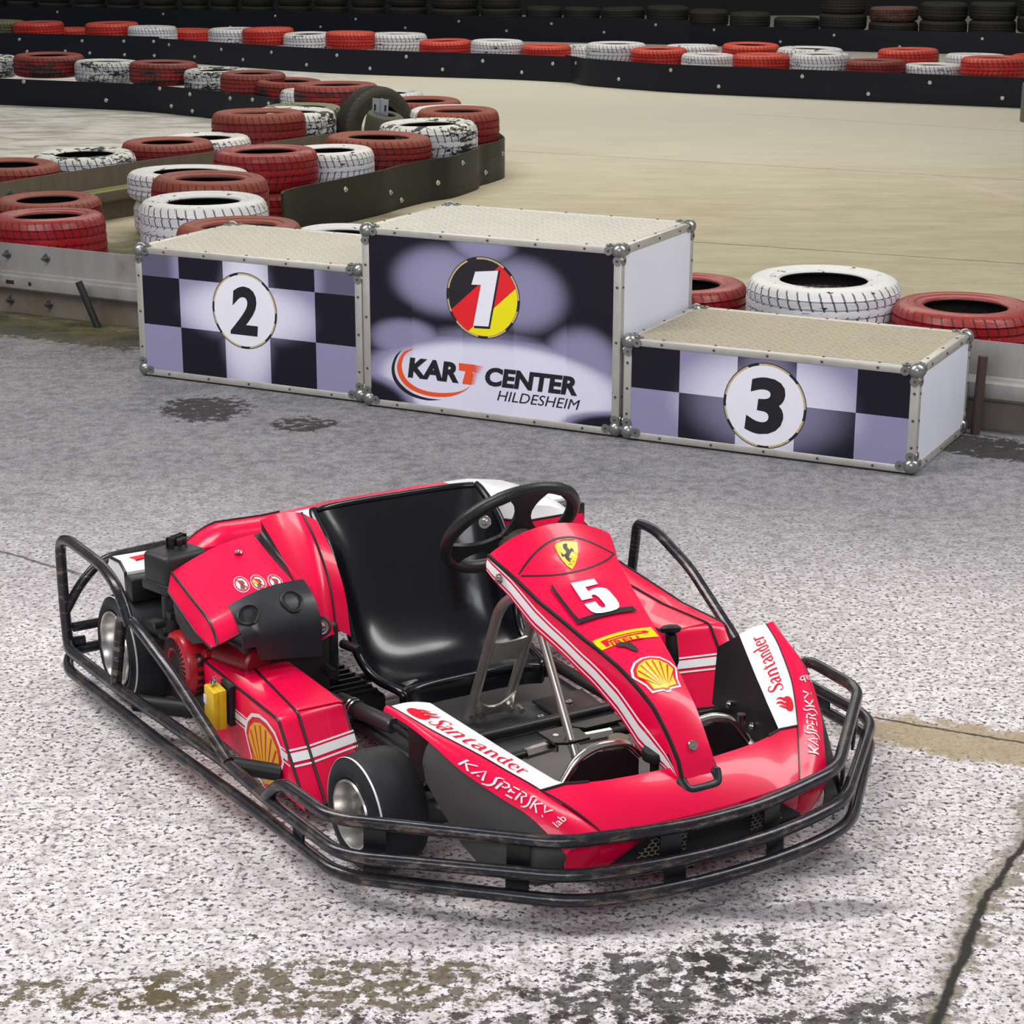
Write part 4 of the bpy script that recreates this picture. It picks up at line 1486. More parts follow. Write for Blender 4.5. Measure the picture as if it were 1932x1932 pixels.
# steering ----------------------------------------------------------------
SW = Vector((0.09, 0, 0.545))
e1 = Vector((math.cos(0.854), 0, math.sin(0.854)))
e2 = Vector((0, 1, 0))
en = Vector((-math.sin(0.854), 0, math.cos(0.854)))
bm = B()
N = 72
rim_pts = []
rad = []
for k in range(N):
    a = 2 * PI * k / N
    rim_pts.append(SW + e1 * (0.158 * math.cos(a)) + e2 * (0.158 * math.sin(a)))
    rad.append(0.0150 + 0.0014 * math.cos(3 * (a - PI / 3)) - (0.0015 if k in (7, 65, 23, 49) else 0))
add_tube(bm, rim_pts, rad, 16, closed=True)
st = part('steering_wheel', bm, simple('steering_grip', (0.011, 0.011, 0.012), 0.4, var=0.2, bump=0.12, spec=0.45))
bm = B()
for a in (-0.06, math.radians(118), math.radians(242)):
    d = e1 * math.cos(a) + e2 * math.sin(a)
    t = e1 * -math.sin(a) + e2 * math.cos(a)
    rows = []
    for k in range(9):
        f = k / 8
        wd = 0.020 + 0.030 * abs(f - 0.45) ** 1.8 * 4
        c = SW + d * (0.025 + 0.125 * f) - en * (0.026 * (1 - f) ** 1.5)
        rows.append([c + t * wd * (j / 4 - 0.5) * 2 for j in range(5)])
    add_sheet(bm, rows, 0.008)
part('spoke', bm, BLK, st)
bm = B()
add_lathe(bm, [(0, 0.0), (0.036, 0.0), (0.041, -0.008), (0.043, -0.036), (0.038, -0.042), (0.036, -0.060), (0.028, -0.066), (0, -0.066)], SW - en * 0.022, en, 32)
part('hub', bm, BRONZE, st)
bm = B()
add_cyl(bm, SW - en * 0.03, (0.384, 0, 0.078), 0.0105, n=18)
part('steering_column', bm, STEELB)
bm = B()
for y0 in (-0.058, 0.046):
    add_tube(bm, rounded([(0.0, y0, 0.058), (0.145, y0, 0.385), (0.215, y0 * 0.8, 0.435), (0.30, y0 * 0.7, 0.455)], 0.04), 0.0125, 14)
add_sheet(bm, [[(0.075 + 0.022 * f + 0.020 * (2 * g_ / 6 - 1) ** 2 * (1 if f else -1) * 0.6, -0.058 + 0.104 * g_ / 6, 0.222 + 0.052 * f + 0.012 * (2 * g_ / 6 - 1) ** 2 * (1 if f else -1)) for g_ in range(7)] for f in (0, 1)], 0.005)
add_sheet(bm, [[(0.004 + 0.022 * f + (0.016 * (2 * g_ / 6 - 1) ** 2 if f else 0), -0.058 + 0.104 * g_ / 6, 0.060 + 0.028 * f + (0.034 * (2 * g_ / 6 - 1) ** 2 if f else 0)) for g_ in range(7)] for f in (0, 1)], 0.005)
br = part('steering_bracket', bm, STEELB)
for y0 in (-0.058, 0.046):
    for dx in (0.0, 0.014):
        bm = B()
        add_cyl(bm, (0.004 + dx, y0 + 0.02 * (dx > 0), 0.066), (0.026 + dx, y0 + 0.02 * (dx > 0), 0.062), 0.008, n=6)
        part('bolt', bm, CHROME, br)
for s in (1, -1):
    bm = B()
    add_tube(bm, [(0.335, 0.035 * s, 0.105), (0.40, 0.46 * s, 0.12)], 0.010, 12)
    part('tie_rod', bm, DKST)
    bm = B()
    add_cyl(bm, (0.335, 0.035 * s, 0.105), (0.348, 0.115 * s, 0.108), 0.013, n=6)
    add_cyl(bm, (0.326, 0.02 * s, 0.085), (0.326, 0.02 * s, 0.125), 0.007, n=10)
    part('rod_end', bm, CHROME)
bm = B()
add_prism(bm, [(0.29, -0.045), (0.36, -0.045), (0.375, -0.02), (0.375, 0.04), (0.32, 0.045), (0.29, 0.02)], 0.118, 0.124, lambda u, v, h: (u, v, h))
part('pitman_plate', bm, DKST)

# pedals ------------------------------------------------------------------
for s, x0 in ((-1, 0.70), (1, 0.68)):
    bm = B()
    pts = [(x0, -0.250, 0.19), (x0, -0.205, 0.252), (x0, -0.16, 0.268), (x0, -0.085, 0.262), (x0, -0.052, 0.225)]
    if s > 0:
        pts = [(x0 - 0.01, y, z - 0.012) for (_, y, z) in mir(pts)]
    add_tube(bm, rounded(pts, 0.025), 0.009, 12)
    part('pedal_guard', bm, CHROME)
    bm = B()
    pl = [(-0.245, 0.06), (-0.245, 0.185), (-0.20, 0.243), (-0.16, 0.256), (-0.09, 0.25), (-0.06, 0.22), (-0.06, 0.06)]
    add_prism(bm, [(y * -s, z - 0.012 * (s > 0)) for y, z in pl], 0, 0.006, lambda u, v, h: (x0 + 0.004 + h - 0.01 * (s > 0), u, v))
    pp = part('pedal_plate', bm, BLK)
    bm = B()
    add_lathe(bm, [(0.026, 0.0), (0.026, 0.002), (0.019, 0.002), (0.019, 0)], (x0 - 0.001 - 0.01 * (s > 0), -0.155 * -s, 0.185), (-1, 0, 0), 24)
    part('hole_rim', bm, DKST, pp)
bm = B()
add_lathe(bm, [(0, 0.02), (0.024, 0.02), (0.028, 0.012), (0.027, 0), (0.01, -0.004), (0.009, -0.05), (0, -0.05)], (0.745, -0.045, 0.235), (0.15, -0.1, 1), 24)
part('fuel_cap', bm, RUB)
bm = B()
add_tube(bm, [(0.745 + 0.012 * math.cos(a), -0.03, 0.265 + 0.02 * math.sin(a)) for a in [2 * PI * k / 20 for k in range(20)]], 0.0022, 6, closed=True)
part('split_ring', bm, CHROME)
bm = B()
add_tube(bm, rounded([(0.39, 0.25, 0.06), (0.392, 0.25, 0.28), (0.382, 0.25, 0.33)], 0.02), [0.011] * 2 + [0.014] * 6, 12)
add_lathe(bm, [(0, 0.013), (0.016, 0.011), (0.025, 0.004), (0.022, -0.005), (0.010, -0.010), (0, -0.012)], (0.380, 0.25, 0.342), (-0.3, 0.1, 1), 20)
part('lever_knob', bm, BLK)
bm = B()
add_cyl(bm, (0.60, 0.30, 0.15), (0.70, 0.29, 0.13), 0.013, n=14, bev=0.002)
add_cyl(bm, (0.585, 0.30, 0.175), (0.585, 0.30, 0.20), 0.010, n=12)
part('spindle_bolt', bm, CHROME)
bm = B()
add_tube(bm, [(0.55, 0.27, 0.15), (0.78, 0.24, 0.13)], 0.010, 12)
part('front_cross_tube', bm, DKST)

# hose and silencer on the right ------------------------------------------
bm = B()
add_cyl(bm, (-0.15, -0.325, 0.10), (-0.085, -0.310, 0.10), 0.024, n=20)
add_cyl(bm, (-0.085, -0.310, 0.10), (0.05, -0.285, 0.104), 0.020, n=20, bev=0.003)
ex = part('intake_hose', bm, simple('hose_grey', (0.09, 0.09, 0.10), 0.3, 0.6))
bm = B()
for t in (-0.105, -0.09):
    add_lathe(bm, [(0.0255, 0), (0.0265, 0.003), (0.0255, 0.006)], (t, -0.315, 0.10), (1, 0.2, 0), 22, closed=True)
add_box(bm, (-0.10, -0.33, 0.082), (0.014, 0.012, 0.012))
part('hose_clamp', bm, CHROME, ex)
bm = B()
add_tube(bm, rounded([(0.05, -0.285, 0.104), (0.20, -0.30, 0.115), (0.42, -0.40, 0.12)], 0.08), 0.008, 10)
add_tube(bm, rounded([(0.05, -0.275, 0.11), (0.22, -0.285, 0.125), (0.42, -0.38, 0.13)], 0.08), 0.006, 10)
part('brake_hose', bm, RUB)
bm = B()
add_prism(bm, [(0.20, -0.46), (0.20, -0.33), (0.52, -0.33), (0.52, -0.47)], 0.085, 0.09, lambda u, v, h: (u, v, h))
part('axle_guard', bm, DKST)
bm = B()
add_box(bm, (-0.30, -0.27, 0.07), (0.30, 0.14, 0.05), bevel=0.008)
for k in range(9):
    add_box(bm, (-0.42 + k * 0.03, -0.27, 0.098), (0.008, 0.12, 0.01))
part('engine_mount', bm, DKST)

# seat --------------------------------------------------------------------
mid = [(-0.462, 0.492), (-0.44, 0.44), (-0.41, 0.36), (-0.38, 0.28), (-0.345, 0.20), (-0.29, 0.135), (-0.22, 0.10), (-0.155, 0.10), (-0.11, 0.122), (-0.095, 0.130), (-0.086, 0.118), (-0.088, 0.075)]
edge = [(-0.425, 0.488), (-0.400, 0.482), (-0.318, 0.441), (-0.262, 0.365), (-0.225, 0.28), (-0.205, 0.21), (-0.17, 0.170), (-0.12, 0.150), (-0.07, 0.143), (-0.035, 0.138), (-0.025, 0.128), (-0.030, 0.088)]
half = [0.226, 0.233, 0.236, 0.236, 0.232, 0.225, 0.218, 0.210, 0.200, 0.192, 0.190, 0.190]
NV, NU = 46, 41
rows = []
for i in range(NV):
    t = i / (NV - 1)
    m, e, hw = curve(mid, t), curve(edge, t), curve([(h,) for h in half], t)[0]
    row = []
    for j in range(NU):
        u = 2 * j / (NU - 1) - 1
        a = abs(u)
        k = a ** 3.2
        y = hw * (1.32 * a - 0.32 * a ** 3) * (1 if u > 0 else -1)
        roll = max(0, (a - 0.94) / 0.06)
        row.append((m[0] + (e[0] - m[0]) * k - 0.018 * roll ** 2, -0.018 + y + 0.010 * roll * (1 if u > 0 else -1), m[1] + (e[1] - m[1]) * k))
    rows.append(row)
bm = B()
add_sheet(bm, rows, 0.006, flip=False)
seat = part('seat', bm, SEATM)
bm = B()
for j in (1, NU - 2):
    add_tube(bm, [Vector(rows[i][j]) + Vector((-0.004, (-0.006 if j == 1 else 0.006), 0)) for i in range(0, NV - 2)], 0.0105, 12)
add_tube(bm, [Vector(rows[1][j]) + Vector((-0.006, 0, 0)) for j in range(1, NU - 1)], 0.0095, 12)
part('seat_rim', bm, SEATM, seat)
bm = B()
for yy, xx, zz in ((0.170, -0.315, 0.425),):
    add_lathe(bm, [(0, 0.006), (0.007, 0.006), (0.009, 0.003), (0.016, 0.003), (0.017, 0.0), (0, 0)], (xx, yy, zz), (0.55, -0.75, 0.3), 20)
part('seat_bolt', bm, CHROME, seat)
bm = B()
add_box(bm, (-0.115, -0.155, 0.128), (0.016, 0.045, 0.004), Matrix.Rotation(0.3, 3, 'Z'), 0.001)
part('seat_bolt', bm, CHROME, seat)

# front fairing -----------------------------------------------------------
ST = [(.262, .158, .5535), (.280, .154, .545), (.327, .135, .520), (.406, .118, .484), (.481, .101, .457), (.539, .089, .436), (.586, .077, .420), (.643, .065, .399), (.692, .056, .373),
      (.733, .049, .349), (.757, .047, .330), (.791, .044, .295), (.824, .042, .253), (.838, .041, .213)]
LO = [(.258, .521), (.31, .482), (.397, .419), (.494, .379), (.571, .342), (.647, .295), (.708, .244), (.745, .231), (.791, .224), (.827, .211), (.838, .19)]


def interp(tab, x, k):
    if x <= tab[0][0]:
        return tab[0][k]
    for a, b in zip(tab[:-1], tab[1:]):
        if x <= b[0]:
            return a[k] + (b[k] - a[k]) * (x - a[0]) / (b[0] - a[0])
    return tab[-1][k]


CR = [(.262, .046), (.29, .036), (.33, .024), (.40, .012), (.5, .008), (.84, .006)]


def fairing(x, y, off=0.0):
    """top skin of the fairing over (x, y), lifted by off along its normal"""
    def s(x, y):
        w = interp(ST, x, 1)
        return interp(ST, x, 2) + interp(CR, x, 1) * (1 - min(1, (y / w) ** 2))
    z = s(x, y)
    if off:
        d = 0.004
        n = Vector((-(s(x + d, y) - s(x - d, y)) / (2 * d), -(s(x, y + d) - s(x, y - d)) / (2 * d), 1)).normalized()
        return Vector((x, y, z)) + n * off
    return Vector((x, y, z))


def skirt(x, f, side=-1, off=0.0):
    """side of the fairing: f = 0 at the trim, 1 at the lower edge"""
    w, zt, zl = interp(ST, x, 1), interp(ST, x, 2), interp(LO, x, 1)
    return Vector((x, side * (w + 0.003 * math.sin(PI * f) + 0.004 * f + off), zt + (zl - zt) * f))


XS = [ST[0][0] + (ST[-1][0] - ST[0][0]) * (k / 40) for k in range(41)] + [0.831, 0.835]
XS.sort()
bm = B()
rows = []
for x in XS:
    w = interp(ST, x, 1)
    rows.append([fairing(x, w * (2 * j / 16 - 1)) for j in range(17)])
# rounded nose tip turning down on to the spoiler
tip = []
for k in range(1, 5):
    f = k / 4
    tip.append([Vector((0.838 + 0.006 * math.sin(f * PI / 2), 0.041 * (1 - 0.10 * f) * (2 * j / 16 - 1), 0.213 + 0.006 * (1 - (2 * j / 16 - 1) ** 2) - 0.012 * f)) for j in range(17)])
add_sheet(bm, rows + tip, 0.004)
fair = part('front_fairing', bm, RED)
for sd in (-1, 1):
    bm = B()
    rows = [[skirt(x, j / 8, sd) for j in range(9)] for x in XS]
    add_sheet(bm, rows, 0.003, flip=(sd < 0))
    part('fairing_side', bm, RED, fair)
    if sd < 0:
        bm = B()
        add_tube(bm, [skirt(x, 0.01, sd) + Vector((0, 0, 0.0005)) for x in XS], 0.0046, 8)
        part('edge_trim', bm, TRIM, fair)
bm = B()
add_tube(bm, rounded([(0.795, -0.0455, 0.262), (0.832, -0.0435, 0.212), (0.848, -0.036, 0.194), (0.850, 0, 0.194), (0.848, 0.036, 0.194), (0.832, 0.0435, 0.212), (0.795, 0.0455, 0.262)], 0.02), [0.004, 0.009] + [0.0150] * 24 + [0.009, 0.004], 12)
part('nose_pad', bm, TRIM, fair)
bm = B()
p = fairing(0.812, 0.0, 0.001)
add_lathe(bm, [(0, 0.007), (0.004, 0.007), (0.005, 0.004), (0.010, 0.0045), (0.012, 0.001), (0.012, 0), (0, 0)], p, (0.8, 0, 0.55), 22)
part('bolt', bm, CHROME, fair)
bm = B()
p = skirt(0.300, 0.55, -1, 0.001)
add_lathe(bm, [(0, 0.008), (0.006, 0.008), (0.007, 0.004), (0.011, 0.004), (0.012, 0), (0, 0)], p, (0, -1, 0.1), 20)
part('bolt', bm, CHROME, fair)

# front spoiler -----------------------------------------------------------
WI = [(.438, .400, .320), (.535, .360, .290), (.635, .319, .260), (.735, .279, .233)]
WW = [(.425, .487, .326), (.486, .466, .314), (.536, .445, .301), (.630, .399, .277), (.692, .362, .253), (.735, .334, .235), (.769, .310, .216), (.815, .277, .189), (.858, .246, .160)]
WR = [(.432, .507, .322), (.496, .487, .311), (.574, .471, .292), (.649, .447, .259), (.729, .406, .224), (.780, .372, .198), (.820, .347, .165), (.848, .325, .130)]


def wing(t, f, sd=-1, off=0.0):
    """white band of a spoiler wing: f from inner (0) to outer (1) edge"""
    a = curve(WI, t)
    b = curve(WW[:6], t)
    p = lerp(a, b, f)
    return Vector((p[0], sd * p[1], p[2] + 0.006 * math.sin(PI * f) + off))


def band(t, f, sd=-1, off=0.0):
    """red outer band of a spoiler wing, drooping outward"""
    a, b = curve(WW, t), curve(WR, t)
    p = lerp(a, b, f)
    k = 0.010 * math.sin(PI * f)
    return Vector((p[0] + 0.3 * (k + off), sd * (p[1] + 0.4 * (k + off)), p[2] + 0.8 * (k + off)))


NE = [(0.0, .810, .235), (.057, .805, .235), (.13, .798, .2345), (.197, .785, .233), (.245, .768, .232), (.268, .757, .231), (.322, .752, .226)]


def nose_edge(y):
    """back edge of the middle panel"""
    return interp(NE, abs(y), 1), interp(NE, abs(y), 2)


def nose_front(y):
    a = abs(y)
    return 0.893 - 0.035 * (a / 0.246) ** 2, 0.168 - 0.008 * (a / 0.246) ** 2


def nose(u, f):
    """middle panel; u -1..1 across, f 0 at the back edge, 1 at the front lip"""
    yb, yf = 0.322 * u, 0.246 * u
    xb, zb = nose_edge(yb)
    xf, zf = nose_front(yf)
    z = zb + (zf - zb) * (0.55 * f + 0.45 * f * f)
    return Vector((xb + (xf - xb) * f, yb + (yf - yb) * f, z))


spo = None
bm = B()
rows = [[nose(2 * j / 28 - 1, i / 10) for j in range(29)] for i in range(11)]
for k in range(1, 7):
    rr = []
    for j in range(29):
        u = 2 * j / 28 - 1
        xf, zf = nose_front(0.246 * u)
        f = k / 6
        rr.append(Vector((xf + 0.012 * math.sin(f * PI) - 0.035 * f, 0.246 * u * (1 + 0.05 * f), zf - (zf - 0.060) * f)))
    rows.append(rr)
add_sheet(bm, rows, 0.004)
spo = part('front_spoiler', bm, RED)
for sd in (-1, 1):
    bm = B()
    add_sheet(bm, [[wing(i / 20, j / 6, sd) for j in range(7)] for i in range(21)], 0.003, flip=(sd < 0))
    part('wing_panel', bm, WHITE, spo)
    bm = B()
    rows = [[band(i / 26, j / 7, sd) for j in range(8)] for i in range(27)]
    add_sheet(bm, rows, 0.003, flip=(sd < 0))
    # red cheek under the front of the band, reaching the middle panel
    fr = [Vector((0.848, sd * 0.325, 0.130)), Vector((0.838, sd * 0.322, 0.095)), Vector((0.822, sd * 0.312, 0.062))]
    fi = [Vector((0.858, sd * 0.246, 0.160)), Vector((0.856, sd * 0.252, 0.11)), Vector((0.823, sd * 0.258, 0.060))]
    add_sheet(bm, [[a.lerp(b, j / 5) + Vector((0.006 * math.sin(PI * j / 5), 0, 0)) for j in range(6)] for a, b in zip(fi, fr)], 0.003, flip=(sd < 0))
    part('wing_band', bm, RED, spo)
    # white tip running in to the middle panel, and the black seam beside it
    bm = B()
    add_sheet(bm, [[wing(1, k / 6, sd) for k in range(7)], [Vector((lambda q: (q[0], sd * q[1], q[2] + 0.001))(lerp((.757, .268, .231), (.748, .327, .228), k / 6))) for k in range(7)]], 0.003, flip=(sd < 0))
    part('wing_tip', bm, WHITE, spo)
    bm = B()
    add_tube(bm, [nose(sd, k / 10) + Vector((0, 0, 0.001)) for k in range(11)], 0.0016, 8)
    add_tube(bm, [nose(sd * q, 0) + Vector((-0.001, 0, 0.001)) for q in (1, .92, .84, .78, .7)], 0.003, 8)
    part('seam_trim', bm, TRIM, spo)
    bm = B()
    add_tube(bm, [band(k / 20 * 0.7, 0.0, sd) + Vector((0, 0, 0.001)) for k in range(21)], 0.0014, 8)
    part('seam_trim', bm, TRIM, spo)
    # black side plate under the band
    bm = B()
    top = [Vector((x, sd * (y - 0.004), z - 0.003)) for x, y, z in [curve(WR, t) for t in (0.26, 0.33, 0.42, 0.52, 0.62, 0.74, 0.86, 0.96, 1.0)]]
    bot = [Vector((x, sd * y, z)) for x, y, z in [(.578, .492, .255), (.583, .492, .222), (.612, .488, .196), (.655, .478, .155), (.690, .470, .122), (.735, .452, .088), (.78, .43, .075), (.83, .38, .068), (.836, .33, .066)]]
    add_sheet(bm, [[a.lerp(b, j / 4) + Vector((0, sd * 0.006 * math.sin(PI * j / 4), 0)) for j in range(5)] for a, b in zip(top, bot)], 0.003, flip=(sd < 0))
    part('side_plate', bm, simple('side_plate_dusty', (0.040, 0.036, 0.034), 0.5, var=0.25, scale=9), spo)
    # black inner plate with bolts, facing the cockpit
    bm = B()
    ti = [wing(t, 0, sd) for t in (0, .25, .5, .75, 1)]
    bi = [Vector((x, sd * y, z)) for x, y, z in [(.352, .405, .262), (.345, .40, .12), (.43, .385, .105), (.57, .33, .118), (.715, .285, .200)]]
    add_sheet(bm, [[a.lerp(b, j / 5) for j in range(6)] for a, b in zip(ti, bi)], 0.003, flip=(sd > 0))
    ip = part('inner_plate', bm, BLK, spo)
    if sd > 0:
        for t, f in ((0.42, 0.72), (0.74, 0.62)):
            a, b = Vector(wing(t, 0, sd)), Vector(curve([tuple(q) for q in bi], t))
            bm = B()
            add_lathe(bm, [(0, 0.006), (0.004, 0.006), (0.005, 0.003), (0.009, 0.003), (0.010, 0), (0, 0)], a.lerp(b, f) + Vector((-0.003, -0.004, 0.003)), (-0.4, -1, 0.35), 18)
            part('bolt', bm, CHROME, ip)
bm = B()
rows = []
for i in range(25):
    u = -0.98 + 1.96 * i / 24
    xf, zf = nose_front(0.246 * u)
    tz = 0.152 - 0.060 * max(0, (abs(u) - 0.62) / 0.36)
    rows.append([Vector((xf + 0.0125 - 0.012 * f * f, 0.246 * u * (1 + 0.02 * f), tz + (0.066 - tz) * f)) for f in (0, .25, .5, .75, 1)])
add_sheet(bm, rows, 0.003, flip=True)
part('grille_frame', bm, BLK, spo)  # black frame sheet, also painting in the shade of the grille openings
bms = []
for u0, u1 in ((-0.74, -0.30), (0.36, 0.74)):
    bm = B()
    rows = []
    for i in range(7):
        u = u0 + (u1 - u0) * i / 6
        xf, zf = nose_front(0.246 * u)
        lean = 0.10 if u0 < 0 else -0.10
        rows.append([Vector((xf + 0.0145, 0.246 * (u + lean * (0.5 if abs(u) > 0.5 else 0)), 0.140)), Vector((xf + 0.011, 0.246 * u, 0.100))])
    add_sheet(bm, rows, 0.002, flip=True)
    bms.append(bm)


def honey_material():
    g = G('grille_honeycomb')
    x, y, z = g.xyz('Object')
    u, v = g.math('MULTIPLY', y, 70.0), g.math('MULTIPLY', z, 121.0)

    def lobe(ou, ov):
        a = g.math('SUBTRACT', g.math('FRACT', g.math('ADD', u, ou)), 0.5)
        b = g.math('SUBTRACT', g.math('FRACT', g.math('MULTIPLY', g.math('ADD', v, ov), 0.5)), 0.5)
        a = g.math('MULTIPLY', a, 1.0)
        b = g.math('MULTIPLY', b, 1.73)
        return g.math('SQRT', g.math('ADD', g.math('MULTIPLY', a, a), g.math('MULTIPLY', b, b)))
    d = g.math('MINIMUM', lobe(0, 0), lobe(0.5, 1.0))
    m = g.step(d, 0.40, 0.46)
    g.set(color=g.mix(m, (0.006, 0.006, 0.007), (0.22, 0.19, 0.13)), rough=0.5)
    return g.m


HONEY = honey_material()
for q in bms:
    part('grille', q, HONEY, spo, smooth=False)
bm = B()
rows = []
for i in range(13):
    u = 2 * i / 12 - 1
    xf, zf = nose_front(0.246 * u)
    rows.append([Vector((xf + 0.010, 0.262 * u, 0.084)), Vector((xf + 0.016, 0.262 * u, 0.066)), Vector((xf - 0.01, 0.262 * u, 0.052))])
add_sheet(bm, rows, 0.003, flip=True)
part('lower_lip', bm, simple('lip_teal_black', (0.012, 0.022, 0.028), 0.35, var=0.2), spo)

# side pods ---------------------------------------------------------------
for sd in (-1, 1):
    xr = -0.29 if sd < 0 else -0.36
    zr = 0.218 if sd < 0 else 0.245

    def top_z(x, sd=sd, xr=xr, zr=zr):
        return 0.216 if sd < 0 else zr + (0.215 - zr) * min(1, max(0, (x - xr) / 0.30))
    # plan lines: outer edge, mid line, inner edge at the rear and at the front top, then down the raked front
    sect = []
    for i in range(15):
        x = xr + (0.105 - xr) * i / 14
        f = i / 14
        ym = 0.520 + 0.036 * f
        z = top_z(x)
        sect.append([(x, 0.604, 0.045), (x, 0.606, 0.12), (x, 0.606, z - 0.016), (x, 0.603, z - 0.006), (x, 0.594, z - 0.001), (x, ym, z + 0.002), (x, 0.45, z + 0.001), (x, 0.436, z - 0.004), (x, 0.432, z - 0.03), (x, 0.43, 0.05)])
    # rounded front shoulder and raked front
    for k in range(1, 13):
        if k <= 4:
            a = k / 4 * PI / 2 * 0.72
            dx, dz = 0.030 * math.sin(a), -0.030 * (1 - math.cos(a))
        else:
            f = (k - 4) / 8
            dx, dz = 0.0272 + 0.118 * f, -0.0172 - 0.150 * f
        s = []
        for (x, y, z) in sect[14]:
            frac = (z - 0.045) / (sect[14][5][2] - 0.045)
            zz = max(0.045, z + dz * min(1.0, frac * 1.0)) if z > 0.13 else z + dz * frac
            inner = (0.604 - y) / 0.174
            s.append((0.105 + dx * (1.0 if True else 0) - 0.055 * max(0, inner - 0.25) * (0.4 + 0.6 * k / 12) * 1.0, y, max(0.045, zz)))
        sect.append(s)
    rows = [[Vector((x, sd * y, z)) for x, y, z in s] for s in sect]
    bm = B()
    add_sheet(bm, rows, 0.003, flip=(sd > 0))
    pod = part('side_pod', bm, RED, sharp=0.9)
    bm = B()
    for idx, r in ((5, 0.0032), (3, 0.0034)):
        add_tube(bm, [q[idx] + Vector((0.001, 0, 0.001)) for q in rows], r, 8)
    part('seam_trim', bm, TRIM, pod)
    bm = B()
    add_tube(bm, [rows[-1][j] for j in range(2, 9)], 0.003, 8)
    add_tube(bm, [q[7] for q in rows[12:]], 0.003, 8)
    part('edge_trim', bm, TRIM, pod)
    if sd < 0:
        POD = rows
        RPOD = pod
    else:
        LPOD = pod
        PODL = rows
bm = B()
add_prism(bm, [(-0.60, 0.05), (-0.22, 0.05), (-0.10, 0.06), (-0.085, 0.09), (-0.10, 0.125), (-0.22, 0.16), (-0.44, 0.17), (-0.55, 0.11)], -0.604, -0.600, lambda u, v, h: (u, h, v))
part('wheel_guard', bm, BLK)

# yellow timing box on the right pod --------------------------------------
bm = B()
R = Matrix.Rotation(0.06, 3, 'Y')
add_box(bm, (-0.145, -0.634, 0.158), (0.060, 0.020, 0.098), R, 0.004)
add_box(bm, (-0.145, -0.650, 0.158), (0.058, 0.014, 0.094), R, 0.004)
tb = part('timing_box', bm, BOXY)
bm = B()
add_box(bm, (-0.135, -0.613, 0.165), (0.052, 0.016, 0.10), R, 0.003)
add_box(bm, (-0.170, -0.662, 0.122), (0.016, 0.012, 0.022), R, 0.003)
part('clip', bm, BLK, tb)
bm = B()
add_lathe(bm, [(0, 0.016), (0.006, 0.014), (0.008, 0.008), (0.006, 0.002), (0.004, 0), (0, 0)], (-0.150, -0.642, 0.206), (0, 0, 1), 14)
add_tube(bm, [(-0.140 + 0.014 * math.cos(a), -0.640, 0.222 + 0.010 * math.sin(a)) for a in [2 * PI * k / 16 for k in range(16)]], 0.0014, 6, closed=True)
part('pin', bm, CHROME, tb)
bm = B()
add_box(bm, (-0.164, -0.6575, 0.172), (0.016, 0.001, 0.02), R)
part('label_patch', bm, WHITE, tb)

# engine ------------------------------------------------------------------
bm = B()
add_box(bm, (-0.32, -0.44, 0.17), (0.28, 0.22, 0.20), bevel=0.012)
eng = part('engine', bm, DKST)
bm = B()
add_cyl(bm, (-0.38, -0.48, 0.175), (-0.38, -0.575, 0.178), 0.083, n=36, bev=0.006)
add_cyl(bm, (-0.30, -0.555, 0.220), (-0.17, -0.520, 0.225), 0.038, n=24, bev=0.006)
part('crankcase', bm, simple('crankcase_red', (0.20, 0.004, 0.010), 0.35, var=0.2), eng)
bm = B()
add_lathe(bm, [(0.078, 0.0), (0.082, 0.010), (0.082, 0.048), (0.078, 0.060), (0.070, 0.066), (0.040, 0.068), (0.036, 0.066), (0.034, 0.060), (0, 0.058)], (-0.38, -0.578, 0.180), (0, -1, 0), 48)
for a in (30, 150, 270):
    ca, sa = math.cos(math.radians(a)), math.sin(math.radians(a))
    add_cyl(bm, (-0.38 + ca * 0.086, -0.580, 0.180 + sa * 0.086), (-0.38 + ca * 0.086, -0.600, 0.180 + sa * 0.086), 0.012, n=14, bev=0.002)
fan = part('recoil_cover', bm, ENGRED, eng)
bm = B()
for k in range(34):
    a = 2 * PI * k / 34
    ca, sa = math.cos(a), math.sin(a)
    R = Matrix.Rotation(-a, 3, 'Y')
    add_box(bm, (-0.38 + ca * 0.055, -0.6455, 0.180 + sa * 0.055), (0.024, 0.003, 0.0042), R)
part('cooling_slots', bm, simple('slot_black', (0.006, 0.006, 0.007), 0.6), eng)
bm = B()
for k in range(4, 28):
    a = 2 * PI * k / 24
    ca, sa = math.cos(a), math.sin(a)
    R = Matrix.Rotation(-a, 3, 'Y')
    if k % 8 == 3:
        part('side_vents', bm, MATS['slot_black'], eng)
        bm = B()
        continue
    for yy in (-0.590, -0.612):
        add_box(bm, (-0.38 + ca * 0.0816, yy, 0.180 + sa * 0.0816), (0.003, 0.015, 0.011), R, 0.001)
bm.free()
bm = B()
add_cyl(bm, (-0.38, -0.635, 0.180), (-0.38, -0.6405, 0.180), 0.032, n=30)
part('centre_disc', bm, MATS['slot_black'], eng)
bm = B()
add_cyl(bm, (-0.302, -0.60, 0.215), (-0.302, -0.612, 0.215), 0.008, n=6)
part('bolt', bm, CHROME, eng)
bm = B()
add_cyl(bm, (-0.45, -0.615, 0.22), (-0.45, -0.615, 0.335), 0.026, n=20, bev=0.004)
add_cyl(bm, (-0.45, -0.615, 0.228), (-0.45, -0.615, 0.236), 0.038, n=20)
add_cyl(bm, (-0.45, -0.615, 0.265), (-0.45, -0.665, 0.262), 0.010, n=12)
add_box(bm, (-0.425, -0.63, 0.29), (0.03, 0.014, 0.016))
part('carburettor', bm, RUB, eng)
bm = B()
